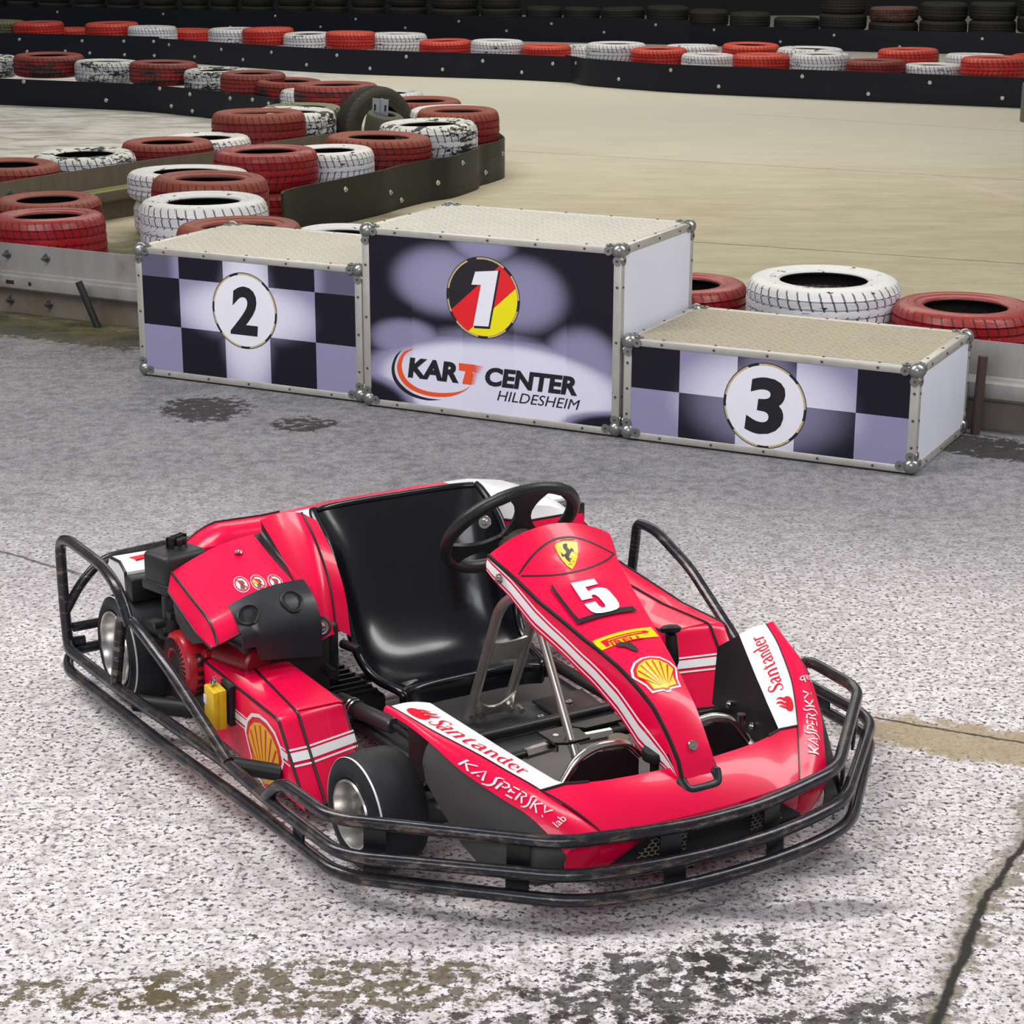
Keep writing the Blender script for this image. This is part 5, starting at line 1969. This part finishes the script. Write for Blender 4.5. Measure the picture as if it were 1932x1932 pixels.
add_tube(bm, rounded([(-0.60, -0.63, 0.20), (-0.53, -0.63, 0.235), (-0.47, -0.60, 0.215), (-0.42, -0.56, 0.20)], 0.05), 0.024, 16)
part('intake_elbow', bm, RUB, eng)
R = Matrix.Rotation(math.radians(15), 3, 'Z')
bm = B()
add_box(bm, (-0.488, -0.588, 0.391), (0.100, 0.124, 0.080), R, 0.014, seg=4)
add_box(bm, (-0.488, -0.588, 0.348), (0.106, 0.130, 0.026), R, 0.006)
ab = part('air_filter_box', bm, simple('plastic_black_matt', (0.018, 0.018, 0.019), 0.5, var=0.15, bump=0.08, spec=0.4))
bm = B()
c = Vector((-0.497, -0.580, 0.431))
add_lathe(bm, [(0, 0.010), (0.022, 0.010), (0.027, 0.0), (0, 0)], c, (0, 0, 1), 24)
for k in range(3):
    add_box(bm, c + Vector((0, 0, 0.017)), (0.050, 0.015, 0.017), Matrix.Rotation(k * PI / 3, 3, 'Z'), 0.004)
part('wing_knob', bm, RUB, ab)

# engine cover ------------------------------------------------------------
CO = [(-.425, .396), (-.353, .380), (-.287, .364), (-.213, .348), (-.184, .334), (-.165, .317), (-.155, .300)]
CI = [(-.458, .438), (-.392, .419), (-.318, .400), (-.238, .381), (-.196, .364), (-.170, .345), (-.158, .325)]


def cover(t, f, off=0.0):
    """engine cover top: f 0 at the outer trim, 1 at the scoop"""
    a, b = curve(CO, t), curve(CI, t)
    bulge = 0.016 * math.sin(PI * min(1, f * 0.85))
    return Vector((a[0] + (b[0] - a[0]) * f, -0.625 + 0.228 * f, a[1] + (b[1] - a[1]) * f + bulge + off))


bm = B()
add_sheet(bm, [[cover(i / 24, j / 12) for j in range(13)] for i in range(25)], 0.004)
cov = part('engine_cover', bm, RED)
bm = B()
LW = [(-.413, .354), (-.35, .334), (-.285, .315), (-.235, .300), (-.20, .296), (-.175, .294), (-.160, .292)]
rows = []
for i in range(25):
    t = i / 24
    a, l = cover(t, 0), curve(LW, t)
    b = Vector((l[0], -0.640, l[1]))
    rows.append([a.lerp(b, j / 5) for j in range(6)])
add_sheet(bm, rows, 0.003, flip=True)
part('cover_side', bm, RED, cov)
bm = B()
add_tube(bm, [cover(i / 24, 0.0) + Vector((0, -0.0005, 0.001)) for i in range(25)], 0.0034, 8)
add_tube(bm, [r_[5] for r_ in rows] + [cover(1, 0.25)], 0.003, 8)
part('edge_trim', bm, TRIM, cov)
bm = B()
add_prism(bm, [(-.405, .352), (-.235, .300), (-.205, .292), (-.285, .262), (-.33, .265), (-.385, .29)], -0.634, -0.630, lambda u, v, h: (u, h, v))
part('inner_skirt', bm, BLK, cov)
# black duct piece across the front with its two openings
DT = [(0.47, 0.0), (0.56, 0.0), (0.68, 0.0), (0.80, 0.0), (0.90, 0.0)]


def duct(i, y):
    """profile index i runs back to front and down the face"""
    f = (y + 0.625) / 0.228
    if i <= 6:
        p = cover(0.535 + 0.34 * i / 6 - 0.03 * math.sin(f * 2), f, 0.004)
        return p
    p = cover(0.875 - 0.03 * math.sin(f * 2), f, 0.004)
    k = (i - 6) / 8
    zb = 0.250 - 0.020 * max(0, (y + 0.53) / 0.15)
    if y < -0.535:
        zb = 0.285
    e = 1 - (1 - min(1, k * 2.2)) ** 2
    return Vector((p.x + 0.028 * e, y, p.z + (zb - p.z) * k))


ys = [-0.572 + 0.202 * j / 24 for j in range(25)]
bm = B()
add_sheet(bm, [[duct(i, y) for y in ys] for i in range(15)], 0.003)
dc = part('front_duct', bm, simple('duct_plastic', (0.020, 0.021, 0.026), 0.34, var=0.15, spec=0.5), cov)
bm = B()
ducts = []
for y in (-0.540, -0.428):
    pts = []
    for k in range(28):
        a = 2 * PI * k / 28
        i = 4.6 + 2.3 * math.cos(a)
        i0 = int(i)
        yy = y + 0.026 * math.sin(a)
        pts.append(duct(i0, yy).lerp(duct(i0 + 1, yy), i - i0) + Vector((0.001, 0, 0.0015)))
    add_tube(bm, pts, 0.0028, 8, closed=True)
    cc = sum(pts, Vector()) / 28
    r1 = [[p.lerp(cc, q / 4) + Vector((-0.010, 0, -0.012)) * (math.sin(q / 4 * PI / 2)) * 0.1 for p in pts + pts[:1]] for q in range(5)]
    bm2 = B()
    add_sheet(bm2, r1)
    ducts.append(bm2)
part('duct_lip', bm, BLK, dc)
simple('duct_dark', (0.004, 0.004, 0.005), 0.55, spec=0.25)  # near-black fill stands in for the shade inside the duct holes
for q in ducts:
    part('duct_opening', q, MATS['duct_dark'], dc)
# tall fin beside the seat
FL = [(-.472, -.372, .474), (-.36, -.37, .415), (-.268, -.37, .357), (-.224, -.37, .321), (-.168, -.365, .252)]
FR = [(-.392, -.298, .502), (-.332, -.298, .463), (-.281, -.298, .413), (-.241, -.298, .350), (-.212, -.300, .245)]
bm = B()
add_sheet(bm, [[Vector(lerp(curve(FL, i / 20), curve(FR, i / 20), j / 8)) + Vector((0.012, 0, 0.012)) * math.sin(PI * j / 8) for j in range(9)] for i in range(21)], 0.004)
fin = part('cover_fin', bm, RED, cov)
bm = B()
add_sheet(bm, [[Vector(lerp(curve(FR, i / 20), tuple(q + d for q, d in zip(curve(FR, i / 20), (0.012, 0.034, -0.022))), j / 3)) for j in range(4)] for i in range(20)], 0.003)
part('fin_side', bm, RED, cov)
bm = B()
add_tube(bm, [Vector(curve(FR, i / 20)) + Vector((0.001, 0, 0.001)) for i in range(21)], 0.0028, 8)
part('edge_trim', bm, TRIM, cov)
bm = B()
add_sheet(bm, [[Vector(lerp(tuple(cover(0.02 + 0.62 * i / 14, 1.0, 0.001)), curve(FL, 0.66 * i / 14), j / 5)) + Vector((0, 0.010, -0.012)) * math.sin(PI * j / 5) * (1 - i / 14) for j in range(6)] for i in range(15)], 0.003)
part('scoop', bm, BLK, cov)
bm = B()
p = cover(0.14, 0.70, 0.002)
add_lathe(bm, [(0, 0.005), (0.004, 0.006), (0.005, 0.003), (0.009, 0.004), (0.011, 0), (0, 0)], p, (-0.1, 0.1, 1), 20)
part('bolt', bm, CHROME, cov)
bm = B()
c = Vector(lerp(curve(FL, 0.90), curve(FR, 0.90), 0.22)) + Vector((0.012, -0.002, 0.006))
ax = Vector((0.75, -0.25, 0.55)).normalized()
add_lathe(bm, [(0.024, 0), (0.026, 0.008), (0.021, 0.010), (0.019, 0.002)], c, ax, 28, closed=True)
fk = part('filler_ring', bm, RUB, cov)
bm = B()
add_lathe(bm, [(0, 0.006), (0.011, 0.006), (0.014, 0.002), (0.018, 0.001), (0.018, 0), (0, 0)], c, ax, 24)
add_box(bm, c + ax * 0.008, (0.022, 0.005, 0.006), Matrix.Rotation(0.5, 3, 'Z'))
part('filler_cap', bm, ALUW, fk)
bm = B()
add_box(bm, (-0.30, -0.318, 0.20), (0.20, 0.05, 0.17), bevel=0.02, seg=3)
add_cyl(bm, (-0.215, -0.345, 0.185), (-0.14, -0.345, 0.178), 0.012, n=14)
add_cyl(bm, (-0.20, -0.29, 0.225), (-0.14, -0.275, 0.225), 0.011, n=14)
part('tank_body', bm, BLK, cov)

# tail --------------------------------------------------------------------
ZT = [(-0.525, .385), (-0.485, .418), (-0.435, .440), (-0.30, .438), (-0.18, .444), (-0.10, .450), (0.15, .452), (0.30, .450), (0.40, .432), (0.46, .410), (0.50, .37)]


def ztail(y):
    for a, b in zip(ZT[:-1], ZT[1:]):
        if y <= b[0]:
            return a[1] + (b[1] - a[1]) * (y - a[0]) / (b[0] - a[0])
    return ZT[-1][1]


rows = []
for i in range(42):
    y = -0.525 + 1.025 * i / 41
    z = ztail(y)
    fw = 0.0 if y < 0.2 else min(1, (y - 0.2) / 0.12) * 0.16
    rows.append([Vector(q) for q in ((-0.70, y, 0.33), (-0.67, y, z - 0.03), (-0.63, y, z - 0.006), (-0.59 + fw * 0.6, y, z), (-0.56 + fw * 0.9, y, z - 0.004), (-0.545 + fw, y, z - 0.016),
                                     (-0.535 + fw, y, 0.405 if y < 0.2 else 0.388), (-0.525 + fw, y, 0.372), (-0.52 + fw, y, 0.31))])


def tailmat(i, j):
    y = -0.525 + 1.025 * i / 41
    if y < -0.25:
        return 0
    if y > 0.22:
        return 1 if j in (2, 3, 4, 5) else 0
    return 1 if j in (3, 4, 5, 6) else 0


bm = B()
add_sheet(bm, rows, 0.004, flip=True, mi_fn=tailmat)
tail = part('tail_fairing', bm, [RED, WHITE])
bm = B()
add_tube(bm, [r_[6] + Vector((0.001, 0, 0)) for r_ in rows[30:]], 0.003, 8)
add_tube(bm, [r_[2] + Vector((0, 0, 0.001)) for r_ in rows[:12]], 0.003, 8)
part('edge_trim', bm, TRIM, tail)
bm = B()
tp = [(-0.775, 0.275), (-0.785, 0.315), (-0.765, 0.345), (-0.69, 0.352), (-0.655, 0.335), (-0.65, 0.29)]
add_prism(bm, tp, -0.655, 0.655, lambda u, v, h: (u, h, v))
rp = part('rear_panel', bm, WHITE, sharp=0.5)
bm = B()
add_box(bm, (-0.712, -0.54, 0.351), (0.035, 0.16, 0.003), Matrix.Rotation(0.15, 3, 'Z') @ Matrix.Rotation(-0.09, 3, 'Y'))
part('red_flash', bm, DECRED, rp)
bm = B()
add_tube(bm, [Vector((u, -0.656, v)) for u, v in tp[2:]], 0.004, 8)
add_tube(bm, [(-0.768, -0.655, 0.346), (-0.768, 0.655, 0.346)], 0.0035, 8)
part('edge_trim', bm, TRIM, rp)
bm = B()
add_box(bm, (-0.63, -0.60, 0.30), (0.05, 0.12, 0.06), bevel=0.006)
part('panel_bracket', bm, BLK, rp)
bm = B()
add_box(bm, (-0.63, 0.60, 0.30), (0.05, 0.12, 0.06), bevel=0.006)
part('panel_bracket', bm, BLK, rp)

# ------------------------------------------------------------------ stickers and lettering on the kart
def onfair(off):
    return lambda y, x: fairing(x, max(-interp(ST, x, 1) + 0.001, min(interp(ST, x, 1) - 0.001, y)), off)


def band_line(pts, hw, to3, bm, mi=0):
    add_decal(bm, stroke_shape([[(p[0], p[1], hw) for p in pts]]), to3, mi, cuts=0.02)


bm = B()
up = [(-0.1215, 0.3305), (-0.0971, 0.319), (-0.0673, 0.3071), (-0.0395, 0.2989), (-0.0102, 0.2928), (0.0189, 0.2915), (0.0414, 0.2927), (0.0671, 0.2973), (0.0929, 0.306), (0.1162, 0.315), (0.1320, 0.3209)]
lo = [(0.1320, 0.3209), (0.1016, 0.3413), (0.0658, 0.3561), (0.029, 0.3651), (-0.0085, 0.3677), (-0.0469, 0.3642), (-0.085, 0.3527), (-0.1195, 0.336)]
for q in (up, lo):
    P = [curve(q, k / 30) for k in range(31)]
    band_line(P, 0.0017, onfair(0.0012), bm)
part('pinstripe', bm, TRIM, fair, smooth=False)

SHIELD = [(-0.0155, 0.3054), (-0.0079, 0.3015), (0.0136, 0.300), (0.0382, 0.3018), (0.0443, 0.3045), (0.037, 0.3188), (0.0255, 0.3357), (0.0096, 0.3512), (-0.0047, 0.3616), (-0.0115, 0.3522), (-0.0145, 0.3366), (-0.0165, 0.3207)]
HORSE = [(0.0061, 0.3057), (0.0145, 0.3046), (0.0163, 0.3079), (0.0127, 0.3116), (0.0151, 0.3181), (0.0224, 0.3147), (0.0248, 0.319), (0.0221, 0.3253), (0.0211, 0.3208), (0.0148, 0.3246), (0.0081, 0.3291), (0.0031, 0.3351),
         (0.0105, 0.3376), (0.0032, 0.3389), (0.002, 0.345), (-0.0023, 0.3417), (-0.0045, 0.335), (-0.0042, 0.3283), (-0.0083, 0.3309), (-0.0111, 0.3271), (-0.0079, 0.32), (-0.0058, 0.3248), (-0.0012, 0.3256), (0.0055, 0.3211),
         (0.0045, 0.3169), (0.0026, 0.3155), (0.0032, 0.3104)]
bm = B()
add_decal(bm, poly_shape(SHIELD), onfair(0.0016), 0, cuts=0.02)
add_decal(bm, poly_shape(HORSE), onfair(0.0024), 1)
add_decal(bm, stroke_shape([[(-0.006, 0.3495, 0.0006), (-0.001, 0.3485, 0.0006), (0.0005, 0.3515, 0.0006), (0.003, 0.350, 0.0006)], [(0.0068, 0.3455, 0.0006), (0.0098, 0.3435, 0.0006), (0.0095, 0.3475, 0.0006)]]), onfair(0.0024), 1)
o = part('crest_sticker', bm, [YEL, TRIM], fair, smooth=False)
o['label'] = 'yellow shield with a black rearing horse'
bm = B()
add_decal(bm, stroke_shape([[(0.0052, 0.2972, 0.0008), (0.0127, 0.2956, 0.0008), (0.0412, 0.2976, 0.0008)]]), onfair(0.0014), 0)
part('tricolour_strip', bm, simple('strip_green', (0.05, 0.28, 0.05), 0.4), fair, smooth=False)

# number plate and its black tape
c4 = [(-0.0709, 0.3826), (0.0723, 0.390), (0.071, 0.4871), (-0.0719, 0.4913)]
bm = B()
rows = []
for i in range(9):
    a, b = lerp(c4[0], c4[3], i / 8), lerp(c4[1], c4[2], i / 8)
    rows.append([fairing(q[1], q[0], 0.0035 if i or True else 0) for q in [lerp(a, b, j / 8) for j in range(9)]])
add_sheet(bm, rows, 0.003)
npl = part('number_plate', bm, RED, fair)
bm = B()
tape = [(-0.0709, 0.3826), (-0.0765, 0.3936), (-0.0806, 0.503), (-0.0692, 0.4908), (-0.0742, 0.4714)]
add_decal(bm, poly_shape([(-0.0695, 0.3826), (-0.0775, 0.3915), (-0.0806, 0.503), (-0.0692, 0.4908), (-0.0712, 0.4714)]), onfair(0.0042), 0, cuts=0.02)
add_decal(bm, poly_shape([(-0.0806, 0.503), (0.0725, 0.5001), (0.0690, 0.4853), (-0.0692, 0.4908)]), onfair(0.0042), 0, cuts=0.02)
part('tape', bm, TRIM, npl, smooth=False)
FIVE = [(-0.0305, 0.3937), (0.0289, 0.3939), (0.0295, 0.4101), (-0.0047, 0.4129), (-0.0054, 0.4266), (0.0080, 0.4215), (0.0214, 0.4205), (0.0320, 0.4220), (0.0398, 0.4268), (0.0428, 0.4360), (0.0432, 0.4600), (0.0415, 0.4740),
        (0.0360, 0.4850), (0.0260, 0.4912), (0.0100, 0.4940), (-0.0140, 0.4940), (-0.0273, 0.4905), (-0.0338, 0.4824), (-0.0360, 0.4700), (-0.0360, 0.4584), (-0.0083, 0.4585), (-0.0082, 0.4727), (-0.0040, 0.4800), (0.0031, 0.4795),
        (0.0072, 0.4720), (0.0068, 0.4500), (0.0038, 0.4410), (-0.0020, 0.4383), (-0.0068, 0.4412), (-0.0075, 0.4475), (-0.035, 0.4471)]
bm = B()
add_decal(bm, poly_shape(FIVE), onfair(0.0062), 0)
o = part('numeral', bm, WHITE, npl, smooth=False)
o['label'] = 'white number 5'

bm = B()
add_decal(bm, poly_shape([(-0.077, 0.555), (0.0745, 0.5509), (0.0735, 0.5822), (-0.0764, 0.5863)]), onfair(0.0014), 0, cuts=0.02)
add_decal(bm, poly_shape([(-0.0628, 0.5636), (0.0531, 0.5608), (0.0588, 0.5655), (0.0524, 0.5692), (-0.0490, 0.5726), (-0.0500, 0.5824), (-0.0600, 0.5826)]), onfair(0.0020), 1, cuts=0.02)
add_decal(bm, poly_shape([(-0.0480, 0.5676), (0.039, 0.5650), (0.040, 0.5668), (-0.0471, 0.5700)]), onfair(0.0026), 0, cuts=0.02)
V, Fs = text_shape('IRELL', 0.02)
add_decal(bm, ([(-0.046 + 0.080 * u, 0.5852 - 0.0115 * v) for u, v in V], Fs), onfair(0.0024), 1)
o = part('tyre_sticker', bm, [YEL, DECRED], fair, smooth=False)
o['label'] = 'torn yellow sticker with red lettering'
bm = B()
add_decal(bm, poly_shape([(-0.0381, 0.5843), (-0.0266, 0.5830), (-0.0042, 0.5905), (-0.0005, 0.6113), (-0.0046, 0.6198), (-0.0144, 0.612), (-0.0245, 0.5975), (-0.0375, 0.5925)]), onfair(0.0030), 0)
part('tear', bm, simple('bare_plastic', (0.02, 0.016, 0.015), 0.7), fair, smooth=False)

SH_W = [(-.5, .6), (-.44, .78), (-.3, .92), (-.1, .99), (.1, .99), (.3, .92), (.44, .78), (.5, .6), (.36, .30), (.32, .09), (.08, .06), (.04, 0), (-.04, 0), (-.08, .06), (-.32, .09), (-.36, .30)]
SH_Y = [(-.39, .57), (-.34, .72), (-.22, .83), (-.07, .885), (.07, .885), (.22, .83), (.34, .72), (.39, .57), (.27, .33), (.25, .16), (.06, .125), (0, .09), (-.06, .125), (-.25, .16), (-.27, .33)]


def shell_sticker(name, place2, to3, base, parent):
    bm = B()

    def pl(P):
        return [place2(u, v) for u, v in P]
    add_decal(bm, poly_shape(pl(SH_W)), to3(base), 0, cuts=0.025)
    add_decal(bm, poly_shape(pl([(u * .905, .52 + (v - .52) * .905) for u, v in SH_W])), to3(base + 0.0006), 1, cuts=0.025)
    add_decal(bm, poly_shape(pl(SH_Y)), to3(base + 0.0012), 2, cuts=0.025)
    for k in range(8):
        a = math.radians(22 + 136 * k / 7)
        e = (0.42 * math.cos(a) * 1.02, 0.34 + 0.52 * math.sin(a))
        s0 = (0.10 * math.cos(a), 0.17 + 0.04 * math.sin(a))
        dx, dy = e[0] - s0[0], e[1] - s0[1]
        L = math.hypot(dx, dy)
        nx_, ny_ = -dy / L, dx / L
        add_decal(bm, poly_shape(pl([(s0[0] + nx_ * .003, s0[1] + ny_ * .003), (s0[0] - nx_ * .003, s0[1] - ny_ * .003), (e[0] - nx_ * .017, e[1] - ny_ * .017), (e[0] + nx_ * .017, e[1] + ny_ * .017)])),
                  to3(base + 0.0018), 1, cuts=0.02)
    o = part(name, bm, [WHITE, DECRED, YEL], parent, smooth=False)
    o['label'] = 'yellow scallop sticker with red ribs and white edge'
    return o


shell_sticker('scallop_sticker', lambda u, v: (0.001 + 0.112 * u, 0.7245 - 0.0885 * v), onfair, 0.0014, fair)
o = shell_sticker('scallop_sticker', lambda u, v: (0.045 + 0.212 * u, 0.015 + 0.178 * v), lambda off: (lambda x, z: Vector((x, -0.6065 - off, z))), 0.0004, RPOD)
o.data.materials[2] = AMB

# long stripes down both sides of the fairing
for sd in (-1, 1):
    bm = B()
    for (a0, a1), (b0, b1), (c0, c1) in (((.22, .68), (.46, .72), (.62, .84)), ((.05, .12), (.33, .385), (.50, .55)), ((.80, .88), (.82, .87), (.90, .94))):
        rows = []
        for k in range(37):
            x = .264 + (.832 - .264) * k / 36
            if x < .45:
                q = (x - .264) / .186
                f0, f1 = a0 + (b0 - a0) * q, a1 + (b1 - a1) * q
            else:
                q = min(1, (x - .45) / .30)
                f0, f1 = b0 + (c0 - b0) * q, b1 + (c1 - b1) * q
            rows.append([skirt(x, f0 + (f1 - f0) * j / 3, sd, 0.0012) for j in range(4)])
        add_sheet(bm, rows, flip=(sd < 0))
    part('side_stripes', bm, WHITE, fair)

# stripes round the pods
def front_x(ya, z):
    f = max(0.0, min(1.0, (0.1988 - z) / 0.150))
    k = 4 + 8 * f
    return 0.105 + 0.0272 + 0.118 * f - 0.055 * max(0, (0.604 - ya) / 0.174 - 0.25) * (0.4 + 0.6 * k / 12)


for sd, pd in ((-1, RPOD), (1, LPOD)):
    bm = B()
    for z0, z1 in ((.1535, .1570), (.1335, .1500), (.1245, .1280)):
        xe = front_x(0.606, (z0 + z1) / 2)
        rows = []
        for k in range(9):
            x = -0.285 + (xe - 0.006 + 0.285) * k / 8
            rows.append([Vector((x, sd * 0.6072, z)) for z in (z0, z1)])
        add_sheet(bm, rows, flip=(sd > 0))
        rows = []
        for k in range(13):
            y = 0.604 - 0.172 * k / 12
            rows.append([Vector((front_x(y, z) + 0.0018, sd * y, z + 0.0012)) for z in (z0, z1)])
        add_sheet(bm, rows, flip=(sd > 0))
    part('pod_stripes', bm, WHITE, pd, smooth=False)

# serif and angular lettering for the spoiler wings
SERIF = {
    'S': (.92, [[(.80, .76, .02), (.74, .90, .035), (.52, 1.0, .035), (.27, .93, .06), (.19, .77, .085), (.36, .59, .10), (.64, .44, .10), (.80, .26, .085), (.72, .08, .06), (.46, 0, .035), (.22, .07, .035), (.13, .25, .02)],
                [(.80, .72, .02), (.82, .98, .02)], [(.12, .28, .02), (.10, .02, .02)]]),
    'a': (.80, [[(.13, .50, .05), (.28, .63, .04), (.48, .62, .065), (.56, .48, .075), (.56, .12, .075), (.66, .02, .04), (.77, .07, .02)], [(.56, .40, .03), (.3, .34, .05), (.14, .18, .075), (.24, .03, .06), (.42, .03, .04), (.56, .14, .03)]]),
    'n': (.86, [[(.18, 0, .072), (.18, .62, .072)], [(.02, .018, .02), (.35, .018, .02)], [(.02, .625, .02), (.18, .63, .03)], [(.2, .48, .03), (.36, .62, .05), (.55, .6, .07), (.64, .45, .075), (.64, 0, .072)], [(.48, .018, .02), (.81, .018, .02)]]),
    't': (.56, [[(.27, .84, .015), (.25, .62, .06), (.25, .12, .07), (.36, .01, .05), (.52, .07, .02)], [(.04, .625, .025), (.50, .625, .025)]]),
    'd': (.86, [[(.62, .50, .03), (.42, .64, .035), (.2, .5, .075), (.14, .3, .08), (.22, .08, .07), (.42, 0, .04), (.62, .14, .03)], [(.62, 1.0, .072), (.62, .0, .072)], [(.45, .985, .02), (.62, .985, .02)], [(.62, .018, .02), (.80, .018, .02)]]),
    'e': (.78, [[(.16, .36, .025), (.66, .36, .025)], [(.64, .36, .07), (.6, .54, .06), (.42, .645, .035), (.22, .55, .07), (.14, .32, .085), (.22, .1, .07), (.42, .0, .045), (.6, .06, .03), (.68, .16, .02)]]),
    'r': (.62, [[(.18, 0, .072), (.18, .62, .072)], [(.02, .018, .02), (.37, .018, .02)], [(.02, .625, .02), (.18, .63, .03)], [(.2, .44, .03), (.32, .59, .04), (.44, .62, .05), (.52, .55, .06)]]),
}
w_ = .075
ANG = {
    'K': (.95, [[(.10, 0, w_), (.10, 1, w_)], [(.80, 1, w_), (.28, .52, w_), (.82, 0, w_)]]),
    'A': (.92, [[(.04, 0, w_), (.42, 1, w_), (.82, 0, w_)], [(.36, .16, w_), (.50, .16, w_)]]),
    'S': (.62, [[(.62, 1.22, w_ * .5), (.34, 1.12, w_), (.24, .92, w_), (.34, .66, w_), (.44, .36, w_), (.40, .06, w_), (.24, -.14, w_), (-.06, -.26, w_ * .5)]]),
    'P': (.78, [[(.10, 0, w_), (.10, .78, w_)], [(.04, 1, w_), (.50, .98, w_), (.70, .76, w_), (.52, .50, w_), (.28, .46, w_)]]),
    'E': (.78, [[(.06, 1, w_), (.66, 1, w_)], [(.22, .5, w_), (.56, .5, w_)], [(.06, 0, w_), (.66, 0, w_)], [(.10, .30, w_), (.10, .70, w_)]]),
    'R': (.84, [[(.10, 0, w_), (.10, .78, w_)], [(.04, 1, w_), (.50, .98, w_), (.70, .76, w_), (.40, .50, w_), (.74, 0, w_)]]),
    'Y': (.85, [[(.04, 1, w_), (.40, .42, w_), (.78, 1, w_)], [(.38, .06, w_ * 1.2), (.44, .12, w_ * 1.2)]]),
}


def write_scaled(font, s, asp, gap=0.0):
    """letters in a 1 x 1 box whose real proportions are asp wide to 1 high"""
    x = sum(font[c][0] + gap for c in s)
    ss = []
    k = asp / x
    px = 0.0
    for ch in s:
        wd, st_ = font[ch]
        for q in st_:
            tt = [curve(q, i / (4 * (len(q) - 1))) for i in range(4 * (len(q) - 1) + 1)] if (len(q) > 2 and font is SERIF) else q
            ss.append([((px + p[0]) * k, p[1], p[2] * min(1.0, k + 0.1)) for p in tt])
        px += wd + gap
    V, Fs = stroke_shape(ss)
    return ([(u / asp, v) for u, v in V], Fs)


BLOB = smooth_poly([(-.5, .28), (-.42, .02), (0, -.08), (.42, .02), (.5, .28), (.36, .46), (.24, .38), (.30, .22), (.12, .40), (-.05, .42), (-.30, .48)], 4)
FLM = [[(.02, .30, .02), (.00, .50, .085), (.14, .66, .07), (.20, .86, .045), (.16, 1.0, .01)], [(.26, .24, .02), (.26, .42, .085), (.38, .56, .07), (.44, .74, .045), (.40, .92, .01)],
       [(-.22, .42, .05), (-.18, .58, .06), (-.06, .74, .04), (-.02, .90, .01)]]
for sd in (-1, 1):
    if sd < 0:
        tm = lambda u: 0.265 + 0.605 * u
        fm = lambda v: 0.84 - 0.46 * v
        hx = lambda u, v: (0.165 + 0.15 * u, 0.86 - 0.52 * v)
    else:
        tm = lambda u: 0.695 - 0.565 * u
        fm = lambda v: 0.66 - 0.48 * v
        hx = lambda u, v: (0.825 - 0.15 * u, 0.86 - 0.60 * v)
    bm = B()
    V, Fs = write_scaled(SERIF, 'Santander', 5.1)
    add_decal(bm, ([(tm(u), fm(v)) for u, v in V], Fs), lambda t, f, sd=sd: wing(max(0, min(1, t)), f, sd, 0.0012), 0, cuts=0.07)
    o = part('lettering', bm, DECRED, spo, smooth=False)
    o['label'] = 'red serif lettering on the white wing'
    bm = B()
    for shp, dz in ((poly_shape(BLOB), 0.0010), (stroke_shape([[curve(q, k / 16) for k in range(17)] for q in FLM]), 0.0016)):
        add_decal(bm, ([hx(u, v) for u, v in shp[0]], shp[1]), lambda t, f, sd=sd, dz=dz: wing(max(0, min(1, t)), f, sd, dz), 0, cuts=0.07)
    o = part('flame_emblem', bm, DECRED, spo, smooth=False)
    o['label'] = 'red flame emblem on the white wing'
    if sd < 0:
        bt = lambda u, v: (0.402 + 0.405 * u, 0.90 - 0.13 * u - (0.34 + 0.05 * u) * v)
        lt = lambda u, v: (0.872 - 0.036 * v, 0.70 - 0.36 * u)
    else:
        bt = lambda u, v: (0.858 - 0.405 * u, 0.64 - 0.36 * v)
        lt = lambda u, v: (0.385 + 0.034 * v, 0.88 - 0.60 * u)
    bm = B()
    V, Fs = write_scaled(ANG, 'KASPERSKY', 5.6, 0.06)
    add_decal(bm, ([bt(u, v) for u, v in V], Fs), lambda t, f, sd=sd: band(max(0, min(1, t)), f, sd, 0.0022), 0, cuts=0.012)
    o = part('lettering', bm, WHITE, spo, smooth=False)
    o['label'] = 'white angular lettering on the red band'
    bm = B()
    V, Fs = text_shape('lab', 0.0)
    add_decal(bm, ([lt(u, v) for u, v in V], Fs), lambda t, f, sd=sd: band(max(0, min(1, t)), f, sd, 0.0022), 0, cuts=0.012)
    o = part('lettering', bm, WHITE, spo, smooth=False)
    o['label'] = 'small white lettering at the end of the red band'

# three round prohibition stickers on the engine cover
GREY = simple('sticker_grey', (0.10, 0.09, 0.09), 0.4)
for k, (tc, fc) in enumerate(((0.398, 0.497), (0.435, 0.658), (0.472, 0.822))):
    def to(u, v, d):
        # u across to the inside, v up the cover
        return cover(tc + (-0.75 * v + 0.30 * u) * 0.0165 / 0.20, fc + (0.88 * u + 0.55 * v) * 0.0165 / 0.228, d)
    bm = B()
    add_decal(bm, disc_shape(0, 0, 1.04, 1.04), lambda u, v: to(u, v, 0.0012), 0)
    add_decal(bm, ring_shape(0, 0, 0.95, 0.95, 0.80), lambda u, v: to(u, v, 0.0018), 1)
    add_decal(bm, poly_shape([(-.30, -.68), (.32, -.68), (.26, -.05), (.48, .1), (.30, .45), (-.2, .5), (-.42, .25), (-.2, .0)]), lambda u, v: to(u, v, 0.0018), 2)
    if k == 1:
        add_decal(bm, poly_shape([(-.75, -.2), (-.1, -.25), (.05, .15), (-.6, .25)]), lambda u, v: to(u, v, 0.0022), 3)
    add_decal(bm, poly_shape([(-.62, .42), (-.52, .58), (.64, -.40), (.54, -.56)]), lambda u, v: to(u, v, 0.0026), 1)
    o = part('warning_sticker', bm, [WHITE, DECRED, GREY, AMB], cov, smooth=False)
    o['label'] = 'round red and white prohibition sticker'
